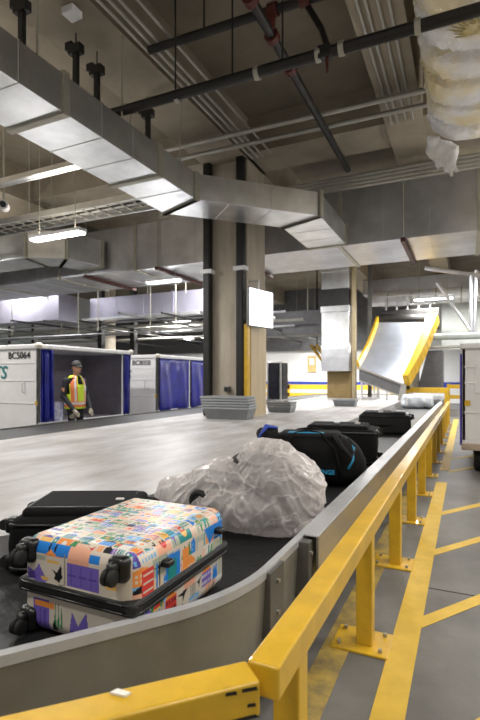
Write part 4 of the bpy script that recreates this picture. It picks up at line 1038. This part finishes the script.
# soft suitcase builder ---------------------------------------------
def soft_case(label, c, dims, rz, m, z0=BZ, tags=False, wheels_side=1, top_pocket=True):
    t = thing('suitcase', label, 'suitcase', c)
    L_, D_, H_ = dims; x, y, z = c
    def sag(w):
        b = 1 + 0.04*(1 - abs(w.z)/(H_/2))
        return Vector((w.x*b, w.y*b, w.z + 0.012*math.cos(w.x/L_*3.0)*math.cos(w.y/D_*3.0)*(1 if w.z > 0 else 0)))
    xf = Matrix.Translation((x, y, z)) @ Matrix.Rotation(rz, 4, 'Z')
    obj('body', MB().rbox((0, 0, H_/2), (L_, D_, H_), 0.055, 26, fn=sag), m, t, smooth=True, xf=xf)
    if top_pocket:
        pk = obj('front_pocket', MB().rbox((-L_*0.02, 0, H_+0.004), (L_*0.84, D_*0.84, 0.07), 0.034, 24), m, t, smooth=True, xf=xf)
        a, b = L_*0.36, D_*0.36
        obj('zipper', MB().tube([(-L_*0.04-a, -b, H_+0.036), (-L_*0.04+a, -b, H_+0.036), (-L_*0.04+a, b, H_+0.036), (-L_*0.04-a, b, H_+0.036), (-L_*0.04-a, -b, H_+0.036)], 0.006, 6), M['plastic_black'], pk, xf=xf)
    pp = MB()
    for zz in (0.035, H_-0.035):
        r_ = 0.05; x1, y1 = L_/2*1.01, D_/2*1.01; pts = []
        for (cx, cy, a0) in ((x1-r_, -y1+r_, -90), (x1-r_, y1-r_, 0), (-x1+r_, y1-r_, 90), (-x1+r_, -y1+r_, 180)):
            for k in range(6): a = R(a0 + 18*k); pts.append((cx + r_*math.cos(a), cy + r_*math.sin(a), zz))
        pts.append(pts[0]); pp.tube(pts, 0.009, 6)
    obj('piping', pp, M['plastic_black'], t, smooth=True, xf=xf)
    obj('carry_handle', MB().tube([(-0.12, -D_/2-0.005, H_*0.5), (-0.10, -D_/2-0.04, H_*0.5), (0.10, -D_/2-0.04, H_*0.5), (0.12, -D_/2-0.005, H_*0.5)], 0.014, 8), M['plastic_black'], t, smooth=True, xf=xf)
    for yy in (-D_/2+0.07, D_/2-0.07):
        for zz in (0.05, H_-0.05):
            h = obj('wheel_housing', MB().rbox((wheels_side*(L_/2+0.005), yy, zz), (0.06, 0.08, 0.08), 0.022, 8), M['plastic_black'], t, smooth=True, xf=xf)
            obj('wheel', MB().tube([(wheels_side*(L_/2+0.045), yy-0.014, zz), (wheels_side*(L_/2+0.045), yy+0.014, zz)], 0.028, 14), M['rubber'], h, xf=xf)
    if tags:
        obj('luggage_tag', MB().box(L_*0.22, L_*0.40, -D_*0.3, -D_*0.12, H_+0.05, H_+0.062).box(L_*0.42, L_*0.47, -D_*0.45, -D_*0.2, H_-0.02, H_+0.03), M['white'], t, xf=xf)
    return t, xf
t, xf = soft_case('soft black suitcase lying behind the colourful printed suitcase', (-1.87, 2.05, BZ), (0.70, 0.48, 0.29), R(26), M['fabric_black'], wheels_side=-1, top_pocket=True)
obj('badge', MB().rbox((0.16, -0.02, 0.331), (0.045, 0.03, 0.012), 0.005, 6), M['silver'], t, smooth=True, xf=xf)
t, xf = soft_case('wide black suitcase lying behind the black duffel on the belt', (-1.37, 5.75, BZ), (0.84, 0.62, 0.40), R(8), M['fabric_black'], tags=False)
obj('luggage_tag', MB().box(-0.06, 0.0, -0.12, -0.07, 0.455, 0.47), M['white'], t, xf=xf)
obj('buckle', MB().box(0.18, 0.24, -0.16, -0.12, 0.455, 0.475), M['silver'], t, xf=xf)
t, xf = soft_case('charcoal suitcase with white luggage tags, farthest of the dark cases on the belt', (-1.33, 9.0, BZ), (0.86, 0.66, 0.34), R(6), M['fabric_char'], tags=True)
obj('luggage_tag', MB().box(0.12, 0.20, -0.32, -0.30, 0.40, 0.46).box(-0.1, -0.02, -0.33, -0.31, 0.38, 0.42), M['white'], t, xf=xf)

# black duffel -------------------------------------------------------
t = thing('duffel_bag', 'black sports duffel bag with blue piping and straps on the belt', 'bag', (-1.28, 4.45, BZ))
xf = Matrix.Translation((-1.36, 4.44, BZ)) @ Matrix.Rotation(R(14), 4, 'Z')
L_, D_, H_ = 1.02, 0.52, 0.47
def duf(w):
    k = 1 - 0.35*max(0, w.z/(H_/2))**2 * 0.5
    x = w.x*(1 - 0.16*max(0, w.z/(H_/2))); s_ = 0.03*noise.noise(w*5)
    return Vector((x + s_, w.y*k + s_, w.z*(1 - 0.22*(w.x/(L_/2))**2 if w.z > 0 else 1)))
obj('body', MB().rbox((0, 0, H_/2+0.01), (L_, D_, H_), 0.15, 34, fn=duf), M['fabric_black'], t, smooth=True, xf=xf)
obj('top_panel', MB().rbox((0.02, -0.04, H_-0.012), (0.56, 0.30, 0.06), 0.028, 14), M['fabric_char'], t, smooth=True, xf=xf)
obj('blue_zip', MB().rbox((-0.02, -0.13, H_+0.012), (0.34, 0.09, 0.014), 0.006, 14), M['cyan'], t, smooth=True, xf=xf)
for s_, ny in ((-1, 'handle'), (1, 'handle')):
    pts = [(-0.26, s_*0.27, 0.10), (-0.24, s_*0.265, 0.34), (-0.12, s_*0.17, 0.475), (0.0, s_*0.10, 0.50), (0.12, s_*0.17, 0.475), (0.25, s_*0.265, 0.34), (0.29, s_*0.265, 0.10)]
    obj('handle', MB().tube(pts, 0.015, 8), M['fabric_black'], t, smooth=True, xf=xf)
obj('shoulder_strap', MB().tube([(0.30, -0.12, 0.44), (0.24, -0.20, 0.47), (0.30, -0.27, 0.38), (0.38, -0.25, 0.28), (0.42, -0.18, 0.36), (0.36, -0.1, 0.42)], 0.024, 8), M['fabric_char'], t, smooth=True, xf=xf)
obj('blue_piping', MB().tube([(0.34, -0.10, 0.43), (0.41, -0.20, 0.36), (0.40, -0.255, 0.26), (0.36, -0.265, 0.18)], 0.012, 8), M['cyan'], t, smooth=True, xf=xf)
obj('rolled_end', MB().tube([(-0.40, -0.16, 0.36), (-0.44, 0.0, 0.44), (-0.36, 0.14, 0.46)], [0.05, 0.075, 0.06], 12), M['fabric_black'], t, smooth=True, xf=xf)
obj('blue_lining', MB().tube([(-0.47, -0.12, 0.41), (-0.41, -0.02, 0.52), (-0.31, 0.05, 0.50)], [0.014, 0.026, 0.014], 8), M['blue_fab'], t, smooth=True, xf=xf)
lg = text_mb('HORINGS', 0.055, (0.0, -0.278, 0.13), (1,0,0), (0,0,1), 0.004)
obj('printed_word', lg, M['cyan'], t, xf=xf)

# plastic covered bag ------------------------------------------------
t = thing('wrapped_bag', 'bulky bag inside a crinkled clear plastic sack on the belt', 'bag', (-1.4, 2.95, BZ))
BXF = Matrix.Translation((-1.36, 2.93, BZ)) @ Matrix.Rotation(R(8), 4, 'Z')
inner = MB()
inner.rbox((0.10, 0.06, 0.26), (0.44, 0.34, 0.46), 0.13, 12); inner.rbox((-0.28, 0.02, 0.13), (0.40, 0.34, 0.24), 0.1, 10)
inner.tube([(-0.30, -0.05, 0.20), (-0.08, -0.08, 0.30), (0.10, -0.10, 0.42), (0.22, 0.0, 0.46)], 0.03, 8)
obj('contents', inner, mat('dark_pram_fabric', (0.035, 0.03, 0.03), 0.7, var=0.4, scale=6), t, smooth=True, xf=BXF)
g = MB()
for (x, y, z, rx, ry, rz) in ((0.22, 0.02, 0.21, 0.335, 0.29, 0.30), (0.16, 0.04, 0.37, 0.21, 0.21, 0.215), (-0.08, 0.02, 0.22, 0.30, 0.27, 0.22), (-0.32, 0.03, 0.15, 0.24, 0.25, 0.17), (-0.47, 0.06, 0.15, 0.17, 0.20, 0.145), (0.05, -0.05, 0.16, 0.42, 0.30, 0.17)):
    g.ball((x, y, z), rx, ry, rz, 20, 14)
def ridge(p, w):
    return max(0.0, 1 - abs(noise.noise(p))/w)
def crumple(v, n):
    wv = Vector((noise.noise(v*2.1), noise.noise(v*2.1 + Vector((7,1,3))), noise.noise(v*2.1 + Vector((2,9,5)))))
    q = v + wv*0.16
    d = 0.022*noise.noise(q*3.0) + 0.004*noise.noise(q*9.0)
    an = math.atan2(v.x - 0.17, v.z - 0.60); rd = math.hypot(v.x - 0.17, v.z - 0.60)
    d += 0.017*ridge(Vector((an*3.4 + 0.25*wv.x, rd*1.3, v.y*2.0)), 0.17)*min(1, rd*4) + 0.010*ridge(Vector((an*7.5, rd*2.0 + 4, v.y*3)), 0.16)*min(1, rd*3)
    d += 0.010*ridge(Vector((q.x*3.2+9, q.y*3.0, q.z*5.5)), 0.11) + 0.006*ridge(q*11 + Vector((3,3,3)), 0.16)
    return d if v.z > 0.03 else d*0.2
bagm = fused('b', g, 0.0115, 10, crumple)
bagm.v = [Vector((v.x, v.y, max(v.z, 0.004))) for v in bagm.v]
obj('plastic_sack', bagm, M['bag'], t, smooth=True, xf=BXF)
tail = MB()
for k in range(6):
    a = R(-60 + 16*k)
    tail.tube([(0.40, -0.16, 0.05), (0.46 + 0.03*k*0.5, -0.19 - 0.012*k, 0.10 + 0.008*(k % 2)), (0.50 + 0.012*k, -0.20 + 0.018*k, 0.145 - 0.02*(k % 3)*0.5)], [0.035, 0.022, 0.008], 7)
obj('sack_tail', fused('t', tail, 0.009, 1, lambda v, n: 0.012*noise.noise(v*22)), M['bag'], t, smooth=True, xf=BXF)
q = atY(199, 496, 2.66)
h = obj('black_wheel', MB().torus((q.x, q.y, q.z-0.03), 0.050, 0.022, 'Y', 22, 10).tube([(q.x, q.y-0.015, q.z-0.03), (q.x, q.y+0.015, q.z-0.03)], 0.045, 16), M['rubber'], t, smooth=True)

# ------------------------------------------------------------------ worker
PX = -7.12; PY = atX(75, 400, PX).y
t = thing('person', 'worker in dark jacket, grey cap and yellow orange vest standing by the open cart', 'person', (PX, PY, 0))
# local frame: faces +X, left side +Y
XF = Matrix.Translation((PX, PY, 0)) @ Matrix.Rotation(R(-4), 4, 'Z')
g = MB()
def limb(a, b, r0, r1, k=5):
    a = Vector(a); b = Vector(b); n = k
    pts = [a + (b-a)*i/n for i in range(n+1)]; rs = [r0 + (r1-r0)*i/n for i in range(n+1)]
    g.tube(pts, rs, 12); g.ball(a, r0, nu=12, nv=8); g.ball(b, r1, nu=12, nv=8)
for s_ in (-1, 1):
    limb((0, s_*0.10, 0.90), (0.03, s_*0.11, 0.49), 0.092, 0.062); limb((0.03, s_*0.11, 0.49), (-0.02, s_*0.115, 0.09), 0.062, 0.045)
    g.ball((0.05, s_*0.12, 0.05), 0.14, 0.055, 0.05); g.ball((-0.03, s_*0.115, 0.06), 0.06, 0.05, 0.06)
g.ball((0, 0, 0.93), 0.13, 0.175, 0.14); g.ball((0.01, 0, 1.10), 0.135, 0.175, 0.2); g.ball((0.0, 0, 1.27), 0.135, 0.20, 0.17); g.ball((-0.01, 0, 1.38), 0.10, 0.19, 0.08)
hands = []
for s_, wr in ((-1, (0.20, -0.20, 0.80)), (1, (0.26, 0.16, 0.80))):
    sh = (-0.01, s_*0.215, 1.37); el = (-0.02 if s_ < 0 else 0.02, s_*0.275, 1.07)
    limb(sh, el, 0.068, 0.055); limb(el, wr, 0.055, 0.038); hands.append((s_, Vector(wr), (Vector(wr)-Vector(el)).normalized()))
limb((0.0, 0, 1.38), (0.03, 0, 1.52), 0.062, 0.056)
for s_, w_, d in hands:
    p = w_ + d*0.055; g.ball(p, 0.045, 0.042, 0.04); g.ball(w_ + d*0.08, 0.042, 0.04, 0.03)
    side = Vector((0, 1, 0)); 
    for k, (o_, l) in enumerate(((-0.030, 0.064), (-0.010, 0.075), (0.010, 0.071), (0.030, 0.056))):
        b0 = w_ + d*0.095 + side*o_; b1 = b0 + (d + Vector((0.35, 0, -0.25))).normalized()*l*0.55; b2 = b1 + (d*0.6 + Vector((0.1, 0, -0.9))).normalized()*l*0.5
        g.tube([b0, b1, b2], [0.0125, 0.0115, 0.009], 8); g.ball(b2, 0.009, nu=8, nv=6); g.ball(b1, 0.0118, nu=8, nv=6)
    th0 = w_ + d*0.045 - side*s_*0.035; th1 = th0 + (d - side*s_*0.7).normalized()*0.04; th2 = th1 + d*0.03
    g.tube([th0, th1, th2], [0.016, 0.0135, 0.010], 8); g.ball(th2, 0.010, nu=8, nv=6)
HC = Vector((0.045, 0, 1.635))
g.ball(HC, 0.098, 0.078, 0.115, 20, 14); g.ball(HC + Vector((0.03, 0, -0.055)), 0.068, 0.056, 0.062); g.ball(HC + Vector((0.075, 0, -0.088)), 0.022, 0.026, 0.02)
g.ball(HC + Vector((0.104, 0, -0.022)), 0.020, 0.014, 0.020); g.ball(HC + Vector((0.094, 0, 0.0)), 0.013, 0.011, 0.03)
g.ball(HC + Vector((0.086, 0, 0.026)), 0.018, 0.05, 0.012); g.ball(HC + Vector((0.093, 0, -0.058)), 0.012, 0.024, 0.010)
for s_ in (-1, 1): g.ball(HC + Vector((-0.005, s_*0.080, -0.012)), 0.020, 0.010, 0.032)
body = fused('body', g, 0.0085, 3)
def region(c):
    if c.z > 1.485 and Vector((c.x-0.03, c.y, 0)).length < 0.17: return 1
    for s_, w_, d in hands:
        if (c - w_).dot(d) > -0.005 and (c - w_).length < 0.22 and c.z < 0.86: return 2
    if c.z < 0.10: return 4
    if c.z < 0.92 and abs(c.y) < 0.19 and c.x < 0.16: return 3
    return 0
body.m = [region(sum((body.v[i] for i in f), Vector())/len(f)) for f in body.f]
obj('body', body, [M['jacket'], M['skin'], M['glove'], mat('dark_trousers', (0.012, 0.013, 0.02), 0.8, var=0.2), M['rubber']], t, smooth=True, xf=XF)
for s_ in (-1, 1): obj('eye', MB().ball(HC + Vector((0.089, s_*0.032, 0.006)), 0.008, 0.012, 0.007, 10, 7), M['eye'], t, smooth=True, xf=XF)
cp = MB(); cp.ball(HC + Vector((-0.006, 0, 0.035)), 0.112, 0.092, 0.118, 24, 14)
cp.v = [Vector((v.x, v.y, max(v.z, HC.z + 0.038))) for v in cp.v]
cap = obj('cap', cp, M['cap'], t, smooth=True, xf=XF)
br_ = MB(); vs = []
for i in range(13):
    a = R(-75 + 150*i/12)
    for (rad, dz) in ((0.085, 0.0), (0.13, 0.002), (0.185, -0.018)):
        vs.append(HC + Vector((rad*math.cos(a)*1.0 + 0.0, 0.083*math.sin(a)*(1.0 if rad < 0.1 else 0.98), 0.045 + dz - 0.012*abs(math.sin(a)))))
br_.add(vs, [(i*3+j, i*3+j+1, (i+1)*3+j+1, (i+1)*3+j) for i in range(12) for j in range(2)])
bo = obj('brim', br_, M['cap'], cap, smooth=True, xf=XF); s_ = bo.modifiers.new('s', 'SOLIDIFY'); s_.thickness = 0.008
hr = MB(); hr.ball(HC + Vector((-0.022, 0, -0.005)), 0.09, 0.084, 0.075, 18, 10)
hr.v = [v if v.x < HC.x + 0.01 else Vector((HC.x+0.01, v.y, v.z)) for v in hr.v]
obj('hair', hr, mat('grey_hair', (0.16, 0.14, 0.13), 0.7, var=0.2), t, smooth=True, xf=XF)
# vest: shell round the torso, open at the arms
def vest_r(z):
    pr = [(0.80, 0.168, 0.205), (0.95, 0.172, 0.208), (1.10, 0.168, 0.205), (1.25, 0.162, 0.218), (1.36, 0.140, 0.205), (1.43, 0.115, 0.15), (1.475, 0.085, 0.085)]
    for (a, b) in zip(pr, pr[1:]):
        if a[0] <= z <= b[0]:
            k = (z-a[0])/(b[0]-a[0]); return (a[1]+(b[1]-a[1])*k, a[2]+(b[2]-a[2])*k)
    return pr[-1][1:]
vg = MB(); nz, na = 40, 64; vv = []
for i in range(nz+1):
    z = 0.82 + (1.475-0.82)*i/nz; rx, ry = vest_r(z)
    for j in range(na):
        a = 2*math.pi*j/na; k = 1 + 0.02*math.sin(5*a + z*9)
        vv.append((rx*math.cos(a)*k + 0.005, ry*math.sin(a)*k, z))
ff = []; mm = []
for i in range(nz):
    for j in range(na):
        z = 0.82 + (1.475-0.82)*(i+0.5)/nz; a = 2*math.pi*(j+0.5)/na; x, y_ = math.cos(a), math.sin(a)
        if z > 1.12 and abs(y_) > 0.93 - 0.22*max(0, (z-1.30)/0.1) and z < 1.43: continue          # arm holes
        if x > 0.97 and z > 1.12 + 0 and z > 1.30: continue                       # open neck
        k = 0
        ay = abs(y_)
        if 0.86 < z < 0.90 or 0.95 < z < 0.97: k = 1
        elif 0.90 <= z <= 0.95: k = 2
        elif z > 0.97 and 0.50 < ay < 0.62: k = 2
        elif z > 0.97 and (0.36 < ay <= 0.50 or 0.62 <= ay < 0.90): k = 1
        ff.append((i*na+j, i*na+(j+1)%na, (i+1)*na+(j+1)%na, (i+1)*na+j)); mm.append(k)
for f, k in zip(ff, mm): vg.f.append(list(f)); vg.m.append(k)
vg.v = [Vector(v) for v in vv]
vo = obj('vest', vg, [M['hivis'], M['orange'], M['silver']], t, smooth=True, xf=XF)
s_ = vo.modifiers.new('s', 'SOLIDIFY'); s_.thickness = 0.012; s_.offset = 1
obj('id_badge', MB().rbox((0.163, 0.10, 1.22), (0.012, 0.07, 0.10), 0.005, 8), M['white'], vo, xf=XF)
obj('sleeve_patch', MB().rbox((0.0, -0.30, 1.20), (0.07, 0.02, 0.08), 0.008, 8), M['patch'], t, xf=XF)
